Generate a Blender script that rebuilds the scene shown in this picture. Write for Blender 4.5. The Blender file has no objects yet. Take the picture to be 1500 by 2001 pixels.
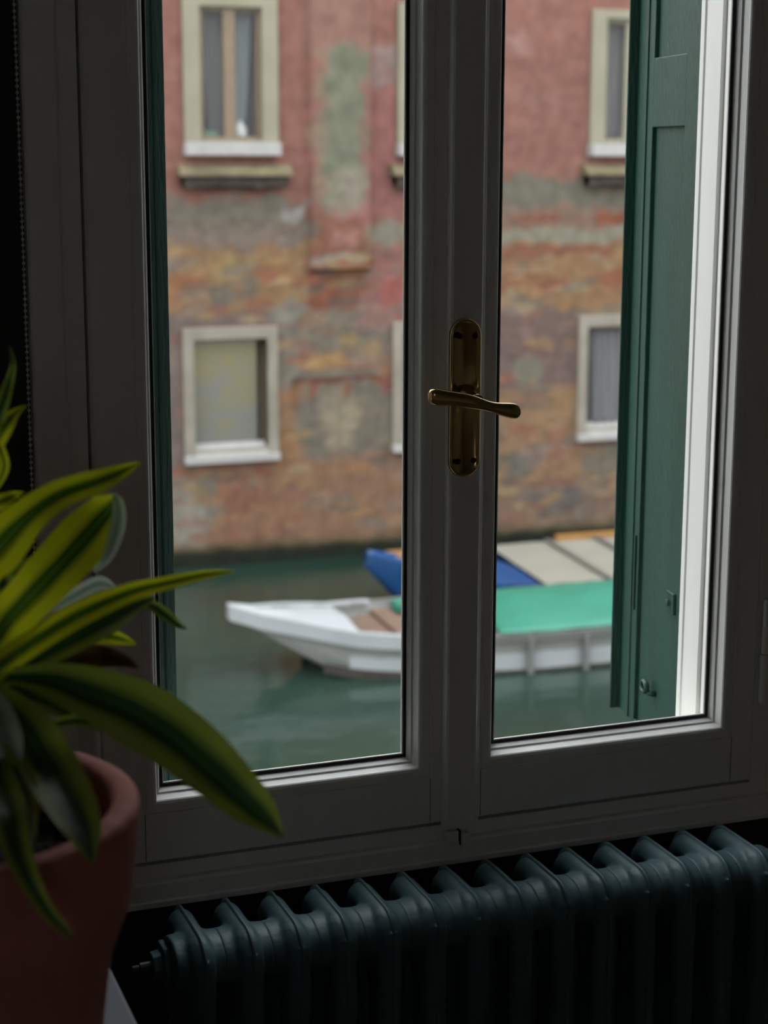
import bpy, bmesh, math, random
from mathutils import Vector, Matrix, noise

scene = bpy.context.scene
COL = scene.collection
rad = math.radians

# ------------------------------------------------------------------ camera
CAM = Vector((-0.80, -2.05, 1.60))
PITCH, YAW, ROLL = rad(11.48), rad(20.72), rad(0.172)
f = Vector((math.sin(YAW) * math.cos(PITCH), math.cos(YAW) * math.cos(PITCH), -math.sin(PITCH)))
r = Vector((math.cos(YAW), -math.sin(YAW), 0.0))
u = r.cross(f)
cr, sr = math.cos(ROLL), math.sin(ROLL)
r, u = cr * r + sr * u, -sr * r + cr * u
cam_data = bpy.data.cameras.new('camera')
cam = bpy.data.objects.new('camera', cam_data)
COL.objects.link(cam)
m = Matrix((r, u, -f)).transposed().to_4x4()
m.translation = CAM
cam.matrix_world = m
cam_data.sensor_fit = 'VERTICAL'
cam_data.lens = 50.0
cam_data.sensor_height = 50.0 * 2001 / 3476.0
cam_data.sensor_width = 36
cam_data.clip_start = 0.02
cam_data.clip_end = 400
cam_data.dof.use_dof = True
cam_data.dof.focus_distance = 2.22
cam_data.dof.aperture_fstop = 5.0
scene.camera = cam

# ------------------------------------------------------------------ sky and exposure
SKY = 4.4
SIDE = 0.12
world = bpy.data.worlds.new('overcast_sky')
scene.world = world
world.use_nodes = True
nt = world.node_tree
nt.nodes.clear()
wo = nt.nodes.new('ShaderNodeOutputWorld')
bg = nt.nodes.new('ShaderNodeBackground')
tc = nt.nodes.new('ShaderNodeTexCoord')
sx = nt.nodes.new('ShaderNodeSeparateXYZ')
rp = nt.nodes.new('ShaderNodeValToRGB')
nt.links.new(tc.outputs['Generated'], sx.inputs[0])
nt.links.new(sx.outputs['Z'], rp.inputs[0])
# the cloud is thinner and brighter up the canal, to the left
side = nt.nodes.new('ShaderNodeMath'); side.operation = 'MULTIPLY_ADD'
side.inputs[1].default_value = -SIDE * SKY; side.inputs[2].default_value = SKY
nt.links.new(sx.outputs['X'], side.inputs[0])
nt.links.new(side.outputs[0], bg.inputs[1])
nt.links.new(rp.outputs[0], bg.inputs[0])
nt.links.new(bg.outputs[0], wo.inputs[0])
e = rp.color_ramp.elements
e[0].position = 0.0
e[0].color = (0.675, 0.68, 0.69, 1)
e[1].position = 1.0
e[1].color = (1.0, 1.04, 1.10, 1)

scene.view_settings.view_transform = 'Standard'
scene.view_settings.look = 'None'
scene.view_settings.gamma = 1
scene.view_settings.use_curve_mapping = False
scene.view_settings.exposure = 0.0
scene.cycles.max_bounces = 10
scene.cycles.diffuse_bounces = 8
scene.cycles.glossy_bounces = 4
scene.cycles.transparent_max_bounces = 16
scene.cycles.use_denoising = True
scene.cycles.sample_clamp_indirect = 4
scene.cycles.use_light_tree = True


# ------------------------------------------------------------------ helpers
def lin(c):
    return tuple(((v / 255) / 12.92 if v / 255 <= 0.04045 else ((v / 255 + 0.055) / 1.055) ** 2.4) for v in c[:3])


def material(name, color, rough=0.5, metal=0.0, bump=0.0, bscale=60.0, var=0.0, vscale=8.0, spec=0.5, stretch=(1, 1, 1), detail=4.0):
    """Principled paint or metal with procedural colour variation and bump."""
    mt = bpy.data.materials.new(name)
    mt.use_nodes = True
    n = mt.node_tree
    p = n.nodes['Principled BSDF']
    p.inputs['Base Color'].default_value = (*color, 1)
    p.inputs['Roughness'].default_value = rough
    p.inputs['Metallic'].default_value = metal
    p.inputs['Specular IOR Level'].default_value = spec
    t = n.nodes.new('ShaderNodeTexCoord')
    mp = n.nodes.new('ShaderNodeMapping')
    mp.inputs['Scale'].default_value = stretch
    n.links.new(t.outputs['Object'], mp.inputs[0])
    if var > 0:
        ns = n.nodes.new('ShaderNodeTexNoise')
        ns.inputs['Scale'].default_value = vscale
        ns.inputs['Detail'].default_value = detail
        n.links.new(mp.outputs[0], ns.inputs['Vector'])
        ra = n.nodes.new('ShaderNodeValToRGB')
        ra.color_ramp.elements[0].position = 0.3
        ra.color_ramp.elements[1].position = 0.7
        ra.color_ramp.elements[0].color = (*[max(0, c * (1 - var)) for c in color], 1)
        ra.color_ramp.elements[1].color = (*[min(1, c * (1 + var)) for c in color], 1)
        n.links.new(ns.outputs['Fac'], ra.inputs[0])
        n.links.new(ra.outputs[0], p.inputs['Base Color'])
    if bump > 0:
        nb = n.nodes.new('ShaderNodeTexNoise')
        nb.inputs['Scale'].default_value = bscale
        nb.inputs['Detail'].default_value = 5
        n.links.new(mp.outputs[0], nb.inputs['Vector'])
        b = n.nodes.new('ShaderNodeBump')
        b.inputs['Strength'].default_value = bump
        b.inputs['Distance'].default_value = 0.01
        n.links.new(nb.outputs['Fac'], b.inputs['Height'])
        n.links.new(b.outputs[0], p.inputs['Normal'])
    return mt


def obj(name, bm, mat, parent=None, smooth=False, bevel=0.0, seg=2):
    me = bpy.data.meshes.new(name)
    bmesh.ops.recalc_face_normals(bm, faces=bm.faces)
    bm.to_mesh(me)
    bm.free()
    for mt in (mat if isinstance(mat, (list, tuple)) else [mat]):
        me.materials.append(mt)
    if smooth:
        for p in me.polygons:
            p.use_smooth = True
    o = bpy.data.objects.new(name, me)
    COL.objects.link(o)
    if parent is not None:
        o.parent = parent
    if bevel > 0:
        b = o.modifiers.new('bevel', 'BEVEL')
        b.width = bevel
        b.segments = seg
        b.limit_method = 'ANGLE'
        b.angle_limit = rad(35)
    return o


def empty(name, loc, rz=0.0, parent=None):
    o = bpy.data.objects.new(name, None)
    COL.objects.link(o)
    o.location = loc
    o.rotation_euler = (0, 0, rz)
    o.empty_display_size = 0.05
    if parent is not None:
        o.parent = parent
    return o


def tag(o, label=None, cat=None, group=None, kind=None):
    if label: o['label'] = label
    if cat: o['category'] = cat
    if group: o['group'] = group
    if kind: o['kind'] = kind
    return o


def copy_tree(o, parent=None):
    c = o.copy()
    COL.objects.link(c)
    c.parent = parent
    for ch in list(o.children):
        copy_tree(ch, c)
    return c


def box(bm, x0, x1, y0, y1, z0, z1, mi=0):
    v = [bm.verts.new(p) for p in ((x0, y0, z0), (x1, y0, z0), (x1, y1, z0), (x0, y1, z0),
                                   (x0, y0, z1), (x1, y0, z1), (x1, y1, z1), (x0, y1, z1))]
    for q in ((0, 3, 2, 1), (4, 5, 6, 7), (0, 1, 5, 4), (1, 2, 6, 5), (2, 3, 7, 6), (3, 0, 4, 7)):
        fc = bm.faces.new([v[i] for i in q])
        fc.material_index = mi


def loft(bm, rings, close=True, cap=True, mi=0, loop=False):
    """Quads between rings of equal length; close joins each ring to itself."""
    R = [[bm.verts.new(p) for p in ring] for ring in rings]
    n = len(R[0])
    m = len(R)
    for i in range(m if loop else m - 1):
        a, b = R[i], R[(i + 1) % m]
        for j in range(n if close else n - 1):
            k = (j + 1) % n
            fc = bm.faces.new((a[j], a[k], b[k], b[j]))
            fc.material_index = mi
    if cap and close and not loop:
        for rr in (R[0], R[-1]):
            fc = bm.faces.new(rr)
            fc.material_index = mi
    return R


def rect_loops(bm, loops, cyclic=True, mi=0):
    """Mitred frame: each loop is ((x0, x1, z0, z1), y)."""
    rings = [[(x0, y, z0), (x1, y, z0), (x1, y, z1), (x0, y, z1)] for (x0, x1, z0, z1), y in loops]
    loft(bm, rings, True, False, mi, cyclic)


def lathe(bm, prof, n=48, c=(0, 0, 0), cap=False, mi=0):
    rings = [[(c[0] + R * math.cos(2 * math.pi * j / n), c[1] + R * math.sin(2 * math.pi * j / n), c[2] + z) for j in range(n)] for R, z in prof]
    loft(bm, rings, True, cap, mi)


def tube(bm, pts, radii, n=12, up=Vector((0, 0, 1)), squash=1.0, mi=0):
    """Tube along points; radii may be numbers or (side, up) pairs."""
    pts = [Vector(p) for p in pts]
    rings = []
    for i, p in enumerate(pts):
        t = (pts[min(i + 1, len(pts) - 1)] - pts[max(i - 1, 0)]).normalized()
        a = t.cross(up)
        if a.length < 1e-4:
            a = t.cross(Vector((0, 1, 0)))
        a.normalize()
        b = a.cross(t).normalized()
        R = radii[i] if isinstance(radii, (list, tuple)) else radii
        ra, rb = R if isinstance(R, (list, tuple)) else (R, R * squash)
        rings.append([p + a * ra * math.cos(2 * math.pi * j / n) + b * rb * math.sin(2 * math.pi * j / n) for j in range(n)])
    loft(bm, rings, True, True, mi)


def smooth_path(pts, k=6):
    """Catmull-Rom through points of any dimension."""
    out = []
    n = len(pts)
    for i in range(n - 1):
        p0, p1, p2, p3 = pts[max(i - 1, 0)], pts[i], pts[i + 1], pts[min(i + 2, n - 1)]
        for s in range(k):
            t = s / k
            out.append(tuple(0.5 * (2 * b + (c - a) * t + (2 * a - 5 * b + 4 * c - d) * t * t + (3 * b - a - 3 * c + d) * t ** 3)
                             for a, b, c, d in zip(p0, p1, p2, p3)))
    out.append(tuple(pts[-1]))
    return out


# ------------------------------------------------------------------ materials
M_PAINT = material('white_paint', (0.82, 0.82, 0.78), 0.42, bump=0.06, bscale=30, var=0.03, vscale=4, stretch=(8, 8, 1))
M_GASKET = material('black_gasket', (0.012, 0.013, 0.016), 0.5, bump=0.05)
M_SPACER = material('grey_spacer', (0.42, 0.42, 0.40), 0.4, bump=0.03)
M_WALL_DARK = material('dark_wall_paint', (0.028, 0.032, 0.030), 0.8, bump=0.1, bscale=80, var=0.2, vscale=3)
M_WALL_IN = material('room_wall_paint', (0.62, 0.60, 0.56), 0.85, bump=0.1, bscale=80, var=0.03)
M_FLOOR = material('floor_wood', (0.20, 0.14, 0.09), 0.5, bump=0.2, bscale=20, var=0.3, vscale=5, stretch=(1, 12, 1))
M_STUCCO = material('outer_stucco', (0.1496, 0.1292, 0.102), 0.9, bump=0.4, bscale=25, var=0.15)
M_SHUT = material('green_shutter_paint', (0.00748, 0.04896, 0.034), 0.5, bump=0.25, bscale=70, var=0.14, vscale=5, stretch=(3, 3, 0.6))
M_IRON = material('painted_iron', (0.0136, 0.0544, 0.0408), 0.4, bump=0.2, bscale=120)
M_BRASS = material('aged_brass', (0.52, 0.38, 0.16), 0.16, metal=1.0, bump=0.03, bscale=40, var=0.15, vscale=25)
M_SCREW = material('dark_screw', (0.05, 0.035, 0.02), 0.4, metal=1.0, bump=0.05)
M_RAD = material('radiator_enamel', (0.058, 0.112, 0.122), 0.5, spec=0.4, bump=0.12, bscale=90, var=0.1, vscale=20)
M_RADM = material('radiator_plug_metal', (0.07, 0.08, 0.08), 0.5, metal=0.6, bump=0.05)
M_TERRA = material('terracotta', (0.48, 0.165, 0.13), 0.8, bump=0.2, bscale=50, var=0.18, vscale=9)
M_SOIL = material('potting_soil', (0.022, 0.017, 0.013), 0.95, bump=1.0, bscale=60, var=0.5, vscale=60)
M_STEM = material('cane_bark', (0.16, 0.13, 0.08), 0.8, bump=0.5, bscale=60, var=0.3, vscale=30)
M_TABLE = material('white_lacquer', (0.17, 0.19, 0.22), 0.6, bump=0.04, spec=0.25, var=0.03)
M_CHAIN = material('grey_plastic_bead', (0.62, 0.63, 0.58), 0.4, bump=0.02)
M_STONE = material('istrian_stone', (0.1972, 0.1768, 0.1394), 0.75, bump=0.3, bscale=6, var=0.16, vscale=3)
M_SILL = material('white_sill_stone', (0.2992, 0.2924, 0.2788), 0.6, bump=0.2, bscale=8, var=0.08)
M_TIMBER = material('tan_window_timber', (0.1632, 0.119, 0.0748), 0.6, bump=0.1, var=0.1)
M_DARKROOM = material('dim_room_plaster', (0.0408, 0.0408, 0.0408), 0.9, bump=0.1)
M_CURTAIN = material('grey_curtain_cloth', (0.1292, 0.1258, 0.1292), 0.9, bump=0.2, bscale=10, var=0.15, vscale=3, stretch=(6, 6, 0.5))


def glass_material():
    """Clear pane: straight-through light plus a Fresnel reflection."""
    mt = bpy.data.materials.new('clear_pane')
    mt.use_nodes = True
    n = mt.node_tree
    n.nodes.clear()
    o = n.nodes.new('ShaderNodeOutputMaterial')
    mx = n.nodes.new('ShaderNodeMixShader')
    tr = n.nodes.new('ShaderNodeBsdfTransparent')
    tr.inputs[0].default_value = (0.975, 0.98, 0.975, 1)
    gl = n.nodes.new('ShaderNodeBsdfGlossy')
    gl.inputs['Roughness'].default_value = 0.0
    fr = n.nodes.new('ShaderNodeFresnel')
    fr.inputs[0].default_value = 1.45
    # leaving the pane must not count as total reflection inside it
    ge = n.nodes.new('ShaderNodeNewGeometry')
    iv = n.nodes.new('ShaderNodeMath'); iv.operation = 'SUBTRACT'; iv.inputs[0].default_value = 1.0
    ml = n.nodes.new('ShaderNodeMath'); ml.operation = 'MULTIPLY'
    n.links.new(ge.outputs['Backfacing'], iv.inputs[1])
    n.links.new(iv.outputs[0], ml.inputs[0])
    n.links.new(fr.outputs[0], ml.inputs[1])
    n.links.new(ml.outputs[0], mx.inputs[0])
    n.links.new(tr.outputs[0], mx.inputs[1])
    n.links.new(gl.outputs[0], mx.inputs[2])
    n.links.new(mx.outputs[0], o.inputs[0])
    return mt


M_GLASS = glass_material()


def pane_material(name, top, bottom, z0, z1, edge=(0.05, 0.05, 0.05)):
    """Old window pane backed by cloth: blotchy, yellow above and grey below."""
    mt = material(name, bottom, 0.18, spec=0.5)
    n = mt.node_tree
    p = n.nodes['Principled BSDF']
    t = n.nodes.new('ShaderNodeTexCoord')
    s = n.nodes.new('ShaderNodeSeparateXYZ')
    n.links.new(t.outputs['Object'], s.inputs[0])
    mr = n.nodes.new('ShaderNodeMapRange')
    mr.inputs[1].default_value = z0
    mr.inputs[2].default_value = z1
    n.links.new(s.outputs['Z'], mr.inputs[0])
    ns = n.nodes.new('ShaderNodeTexNoise')
    ns.inputs['Scale'].default_value = 3.4
    ns.inputs['Detail'].default_value = 3
    n.links.new(t.outputs['Object'], ns.inputs['Vector'])
    ad = n.nodes.new('ShaderNodeMath')
    ad.operation = 'ADD'
    hf = n.nodes.new('ShaderNodeMath'); hf.operation = 'MULTIPLY'; hf.inputs[1].default_value = 0.55
    n.links.new(mr.outputs[0], hf.inputs[0])
    n.links.new(hf.outputs[0], ad.inputs[0])
    n.links.new(ns.outputs['Fac'], ad.inputs[1])
    ra = n.nodes.new('ShaderNodeValToRGB')
    ra.color_ramp.elements[0].position = 0.62
    ra.color_ramp.elements[1].position = 0.95
    ra.color_ramp.elements[0].color = (*bottom, 1)
    ra.color_ramp.elements[1].color = (*top, 1)
    n.links.new(ad.outputs[0], ra.inputs[0])
    n.links.new(ra.outputs[0], p.inputs['Base Color'])
    return mt


M_PANE_LOW = pane_material('stained_pane', (0.16, 0.135, 0.045), (0.125, 0.122, 0.105), -2.2 + 3.75, -0.8 + 3.75)
M_PANE_GREY = pane_material('grey_pane', (0.07, 0.065, 0.055), (0.07, 0.07, 0.076), -2.2 + 3.75, -0.8 + 3.75)

# ------------------------------------------------------------------ the room shell
RX0, RX1, RY0, CEIL = -1.75, 1.85, -3.3, 2.85
WT = 0.10          # thickness of the window wall
WX0, WX1, WZ0, WZ1 = -0.46, 0.60, 0.677, 2.60


def room_box(name, *b, mat=M_WALL_IN):
    bm = bmesh.new()
    box(bm, *b)
    return tag(obj(name, bm, mat), kind='structure')


# window wall: inner dark skin and outer stucco skin, cut around the window
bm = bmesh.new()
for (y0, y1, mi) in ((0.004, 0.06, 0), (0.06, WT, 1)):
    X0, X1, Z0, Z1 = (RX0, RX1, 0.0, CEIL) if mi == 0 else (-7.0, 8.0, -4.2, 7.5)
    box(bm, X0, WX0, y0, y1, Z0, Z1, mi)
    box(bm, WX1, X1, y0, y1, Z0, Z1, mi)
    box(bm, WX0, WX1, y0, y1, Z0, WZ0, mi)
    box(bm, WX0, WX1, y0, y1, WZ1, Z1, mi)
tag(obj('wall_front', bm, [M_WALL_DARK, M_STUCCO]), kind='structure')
room_box('wall_left', RX0 - 0.1, RX0, RY0 - 0.1, 0.06, 0, CEIL)
room_box('wall_right', RX1, RX1 + 0.1, RY0 - 0.1, 0.06, 0, CEIL)
BX0, BX1, BZ0, BZ1 = -1.45, -1.14, 1.45, 2.05       # unseen opening added behind the camera to let in fill light
bm = bmesh.new()
box(bm, RX0, BX0, RY0 - 0.1, RY0, 0, CEIL)
box(bm, BX1, RX1, RY0 - 0.1, RY0, 0, CEIL)
box(bm, BX0, BX1, RY0 - 0.1, RY0, 0, BZ0)
box(bm, BX0, BX1, RY0 - 0.1, RY0, BZ1, CEIL)
tag(obj('wall_back', bm, M_WALL_IN), kind='structure')
bm = bmesh.new()
rect_loops(bm, [((BX0, BX1, BZ0, BZ1), RY0 - 0.09), ((BX0, BX1, BZ0, BZ1), RY0 + 0.01), ((BX0 + .04, BX1 - .04, BZ0 + .04, BZ1 - .04), RY0 + 0.01), ((BX0 + .04, BX1 - .04, BZ0 + .04, BZ1 - .04), RY0 - 0.09)])
box(bm, (BX0 + BX1) / 2 - .008, (BX0 + BX1) / 2 + .008, RY0 - 0.06, RY0 - 0.02, BZ0 + .05, BZ1 - .05)
tag(obj('added_fill_window', bm, M_PAINT), kind='structure')  # unseen frame, added along with the fill-light opening
room_box('floor', RX0 - 0.1, RX1 + 0.1, RY0 - 0.1, 0.06, -0.12, 0.0, mat=M_FLOOR)
room_box('ceiling', RX0 - 0.1, RX1 + 0.1, RY0 - 0.1, 0.06, CEIL, CEIL + 0.12)

# ------------------------------------------------------------------ the window
win = tag(empty('window_1', (0, 0, 0)), kind='structure')
TOP = 2.44
bm = bmesh.new()
rect_loops(bm, [((-0.46, 0.60, 0.677, 2.60), 0.100), ((-0.46, 0.60, 0.677, 2.60), -0.010),
                ((-0.457, 0.597, 0.680, 2.597), -0.013),
                ((-0.423, 0.561, 0.706, 2.573), -0.013), ((-0.420, 0.558, 0.709, 2.570), -0.010),
                ((-0.420, 0.558, 0.709, 2.570), 0.0),
                ((-0.3955, 0.5295, 0.7275, 2.552), 0.0), ((-0.3955, 0.5295, 0.7275, 2.552), 0.047),
                ((-0.308, 0.4648, 0.787, 2.46), 0.047), ((-0.308, 0.4648, 0.787, 2.46), 0.070), ((-0.308, 0.4650, 0.787, 2.46), 0.0705), ((-0.308, 0.4648, 0.787, 2.46), 0.071),
                ((-0.308, 0.4648, 0.787, 2.46), 0.086), ((-0.308, 0.4660, 0.787, 2.46), 0.087), ((-0.308, 0.4660, 0.787, 2.46), 0.089), ((-0.308, 0.4635, 0.787, 2.46), 0.090), ((-0.308, 0.4635, 0.787, 2.46), 0.100)])
frame = obj('window_frame', bm, M_PAINT, win, bevel=0.0012)
# thin raised lip along the foot of the frame
bm = bmesh.new()
box(bm, -0.46, 0.60, -0.018, -0.008, 0.677, 0.686)
obj('frame_lip', bm, M_PAINT, win, bevel=0.002)


def casement(outer, R0, name='casement'):
    """A leaf: outer rect and R0, the rect where the moulding meets the glazing bead."""
    x0, x1, z0, z1 = R0

    def ins(o):
        return (x0 + o, x1 - o, z0 + o, z1 - o)

    a0, a1, c0, c1 = outer
    root = empty(name, (0, 0, 0), 0, win)
    bm = bmesh.new()
    e_ = 0.003
    rect_loops(bm, [(outer, 0.0468), (outer, 0.0), ((a0 + e_, a1 - e_, c0 + e_, c1 - e_), -0.0035),
                    (ins(-0.0165), -0.0035), (ins(-0.0155), -0.0022), (ins(-0.0145), -0.0030),
                    (ins(-0.010), -0.0028), (ins(-0.005), -0.0022), (ins(-0.0018), -0.0010), (ins(-0.0004), 0.0006), (ins(0), 0.0025),
                    (ins(0.0), 0.0210), (ins(0.0136), 0.0225), (ins(0.0136), 0.0265), (ins(0.0060), 0.0468)])
    obj('leaf_frame', bm, M_PAINT, root)
    bm = bmesh.new()
    rect_loops(bm, [(ins(0.0), 0.0026), (ins(0.0026), 0.0130), (ins(0.0050), 0.0133), (ins(0.0054), 0.0142), (ins(0.0088), 0.0235), (ins(0.0), 0.0235)])
    obj('glazing_bead', bm, M_PAINT, root)
    bm = bmesh.new()
    rect_loops(bm, [(ins(0.0086), 0.0215), (ins(0.0122), 0.0218), (ins(0.0122), 0.0245), (ins(0.0086), 0.0245)])
    obj('glazing_gasket', bm, M_GASKET, root)
    bm = bmesh.new()
    rect_loops(bm, [(ins(0.0120), 0.0225), (ins(0.0138), 0.0225), (ins(0.0138), 0.0252), (ins(0.0120), 0.0252)])
    obj('glass_spacer', bm, M_SPACER, root)
    bm = bmesh.new()
    box(bm, x0 + 0.012, x1 - 0.012, 0.0232, 0.0242, z0 + 0.012, z1 - 0.012)
    obj('glass_pane', bm, M_GLASS, root)
    return root


RL = (-0.3233, 0.0236, 0.8115, TOP)
RR = (0.1283, 0.4773, 0.8150, TOP)
left = casement((-0.392, 0.064, 0.7315, 2.548), RL)
right = casement((0.0665, 0.529, 0.7315, 2.548), RR)
# stile and rail joints, hair cracks in the paint
for root, xs in ((left, (RL[0] - 0.0165, RL[1] + 0.0165)), (right, (RR[0] - 0.0165, RR[1] + 0.0165))):
    for xx in xs:
        bm = bmesh.new()
        box(bm, xx - 0.0004, xx + 0.0004, -0.0037, -0.0030, 0.735, (RL[2] if root is left else RR[2]) - 0.0165)
        obj('joint_crack', bm, M_WALL_DARK, root)
# meeting cover strip on the right-hand leaf
bm = bmesh.new()
prof = [(0.0560, -0.003), (0.0560, -0.012), (0.0572, -0.0155), (0.0600, -0.017), (0.0950, -0.017), (0.0985, -0.0165),
        (0.1005, -0.0145), (0.1020, -0.0105), (0.1060, -0.0085), (0.1090, -0.0040), (0.1090, -0.003)]
loft(bm, [[(x, y, z) for x, y in prof] for z in (0.7275, 2.55)])
obj('cover_strip', bm, M_PAINT, right)

# lever handle, its parts hang on the window
def stadium(cx, z0, z1, w, y, n=14):
    R = w / 2
    pts = []
    for i in range(n + 1):
        a = math.pi * i / n
        pts.append((cx + R * math.cos(a), y, z1 - R + R * math.sin(a)))
    for i in range(n + 1):
        a = math.pi + math.pi * i / n
        pts.append((cx + R * math.cos(a), y, z0 + R + R * math.sin(a)))
    return pts


HX = 0.0752
bm = bmesh.new()
loft(bm, [stadium(HX, 1.1970, 1.3970, 0.0420, -0.017), stadium(HX, 1.1970, 1.3970, 0.0420, -0.0205), stadium(HX, 1.1980, 1.3960, 0.0400, -0.0232),
          stadium(HX, 1.1998, 1.3942, 0.0364, -0.0240), stadium(HX, 1.2012, 1.3928, 0.0336, -0.0230), stadium(HX, 1.2020, 1.3920, 0.0320, -0.0222)])
plate = obj('handle_plate', bm, M_BRASS, win, smooth=True, bevel=0)
for x, z in ((0.0662, 1.3752), (0.0870, 1.3748), (0.0662, 1.2180), (0.0870, 1.2180)):
    bm = bmesh.new()
    rings = [[(x + R * math.cos(2 * math.pi * j / 16), y, z + R * math.sin(2 * math.pi * j / 16)) for j in range(16)]
             for R, y in ((0.0036, -0.0220), (0.0036, -0.0236), (0.0026, -0.0240), (0.0020, -0.0229))]
    loft(bm, rings)
    obj('screw', bm, M_SCREW, plate, smooth=True)
bm = bmesh.new()
tube(bm, [(0.0775, -0.021, 1.3015), (0.0775, -0.027, 1.3015), (0.0772, -0.031, 1.3015), (0.0768, -0.048, 1.3005), (0.0762, -0.060, 1.2985)],
     [0.0125, 0.0120, 0.0075, 0.0070, 0.0075], 20)
obj('handle_neck', bm, M_BRASS, plate, smooth=True)
LEV = [(0.0108, -0.0600, 1.3072, 0.0040, 0.0050), (0.0130, -0.0610, 1.3071, 0.0062, 0.0086), (0.0175, -0.0620, 1.3067, 0.0072, 0.0104), (0.0240, -0.0630, 1.3060, 0.0074, 0.0104),
       (0.0330, -0.0640, 1.3049, 0.0070, 0.0096), (0.0440, -0.0650, 1.3032, 0.0068, 0.0092), (0.0560, -0.0655, 1.3010, 0.0068, 0.0092), (0.0680, -0.0655, 1.2982, 0.0066, 0.0086), (0.0790, -0.0650, 1.2950, 0.0060, 0.0074),
       (0.0900, -0.0645, 1.2915, 0.0058, 0.0068), (0.1010, -0.0645, 1.2885, 0.0058, 0.0076), (0.1110, -0.0645, 1.2864, 0.0060, 0.0090),
       (0.1190, -0.0645, 1.2850, 0.0062, 0.0097), (0.1255, -0.0645, 1.2841, 0.0058, 0.0090), (0.1292, -0.0645, 1.2836, 0.0044, 0.0064), (0.1306, -0.0645, 1.2834, 0.0020, 0.0028)]
bm = bmesh.new()
lv = smooth_path(LEV, 4)
rings = []
for i, (x, y, z, dy, dz) in enumerate(lv):
    ring = []
    dy *= 1.3
    for j in range(28):
        a = 2 * math.pi * j / 28
        ca, sa = math.cos(a), math.sin(a)
        # shallow dished front face with a rounded rim
        yy = -dy * ca
        if ca > 0.35:
            yy += dy * 0.30 * (ca - 0.35) / 0.65 * (1 if 3 < i < len(lv) - 4 else 0.4)
        ring.append((x, y + yy, z + dz * (abs(sa) ** 0.85) * (1 if sa >= 0 else -1)))
    rings.append(ring)
loft(bm, rings)
obj('handle_lever', bm, M_BRASS, plate, smooth=True)

# bolt keeper on the sill
bm = bmesh.new()
box(bm, 0.0590, 0.0760, -0.0165, -0.008, 0.7090, 0.7225)
box(bm, 0.0800, 0.0905, -0.0200, -0.008, 0.6985, 0.7190)
box(bm, 0.0705, 0.0755, -0.0200, -0.008, 0.6985, 0.7100)
obj('bolt_keeper', bm, M_PAINT, win, bevel=0.001)
bm = bmesh.new()
box(bm, 0.0755, 0.0800, -0.0150, -0.006, 0.7020, 0.7220)
obj('bolt_tip', bm, M_SCREW, win, bevel=0.0008)

# hinge of the right-hand leaf, and the matching one higher up
for zc in (0.928, 1.95):
    bm = bmesh.new()
    tube(bm, [(0.5345, -0.0135, zc - 0.083), (0.5345, -0.0135, zc - 0.079), (0.5345, -0.0135, zc - 0.012), (0.5345, -0.0135, zc - 0.0105)], [0.0035, 0.0058, 0.0058, 0.0056], 16)
    tube(bm, [(0.5345, -0.0135, zc - 0.0095), (0.5345, -0.0135, zc - 0.008), (0.5345, -0.0135, zc + 0.064), (0.5345, -0.0135, zc + 0.068)], [0.0044, 0.0046, 0.0046, 0.0030], 16)
    obj('hinge', bm, M_PAINT, win, smooth=False)
for zc in (0.928, 1.95):
    bm = bmesh.new()
    tube(bm, [(-0.4000, -0.0135, zc - 0.08), (-0.4000, -0.0135, zc - 0.0105)], 0.0052, 16)
    tube(bm, [(-0.4000, -0.0135, zc - 0.0095), (-0.4000, -0.0135, zc + 0.066)], 0.0042, 16)
    obj('hinge', bm, M_PAINT, win, smooth=False)

# ------------------------------------------------------------------ outside shutters, folded half open
def shutter_leaf(root, W, s0, s1, y0, ang, x0=0.0, step=0.016):
    """One framed leaf: runs from (x0, y0) in root space, turned by ang."""
    H, T = 1.785, 0.030
    M = Matrix.Translation((x0, y0, 0)) @ Matrix.Rotation(-ang, 4, 'Z')
    bm = bmesh.new()
    box(bm, -T / 2, T / 2, 0.0, s0, 0, H)
    box(bm, -T / 2, T / 2, s1, W, 0, H)
    for z0, z1 in ((0, 0.004), (0.92, 1.02), (H - 0.1, H)):
        box(bm, -T / 2, T / 2, s0, s1, z0, z1)
    # moulded step along the free stile
    for sg in (-1, 1):
        if W > 0.2:
            box(bm, sg * T / 2 - 0.003, sg * T / 2 + 0.003, s1 + 0.022, s1 + 0.030, 0, H)
            box(bm, sg * T / 2 - step, sg * T / 2 + step, W - 0.004, W, 0, H)
        else:
            box(bm, sg * T / 2 - 0.002, sg * T / 2 + 0.002, s1 + 0.012, W, 0, H)
    bm.transform(M)
    obj('stile_frame', bm, M_SHUT, root, bevel=0.0015)
    bm = bmesh.new()
    box(bm, -T / 2 + 0.007, T / 2 - 0.007, s0 - 0.005, s1 + 0.005, 0.002, H - 0.02)
    bm.transform(M)
    obj('panel', bm, M_SHUT, root)


def shutter_root(hinge, ang, label):
    return tag(empty('window_shutter', (hinge[0], hinge[1], 0.715), -ang), label, 'shutter', 'green shutters of the near window')


sh = shutter_root((0.505, 0.135), rad(10), 'weathered green wooden shutter outside the right-hand pane, daylight on its panel')
shutter_leaf(sh, 0.274, 0.062, 0.200, 0, 0)
T, s1 = 0.030, 0.200
xs = -T / 2 + 0.007
bm = bmesh.new()
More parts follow.
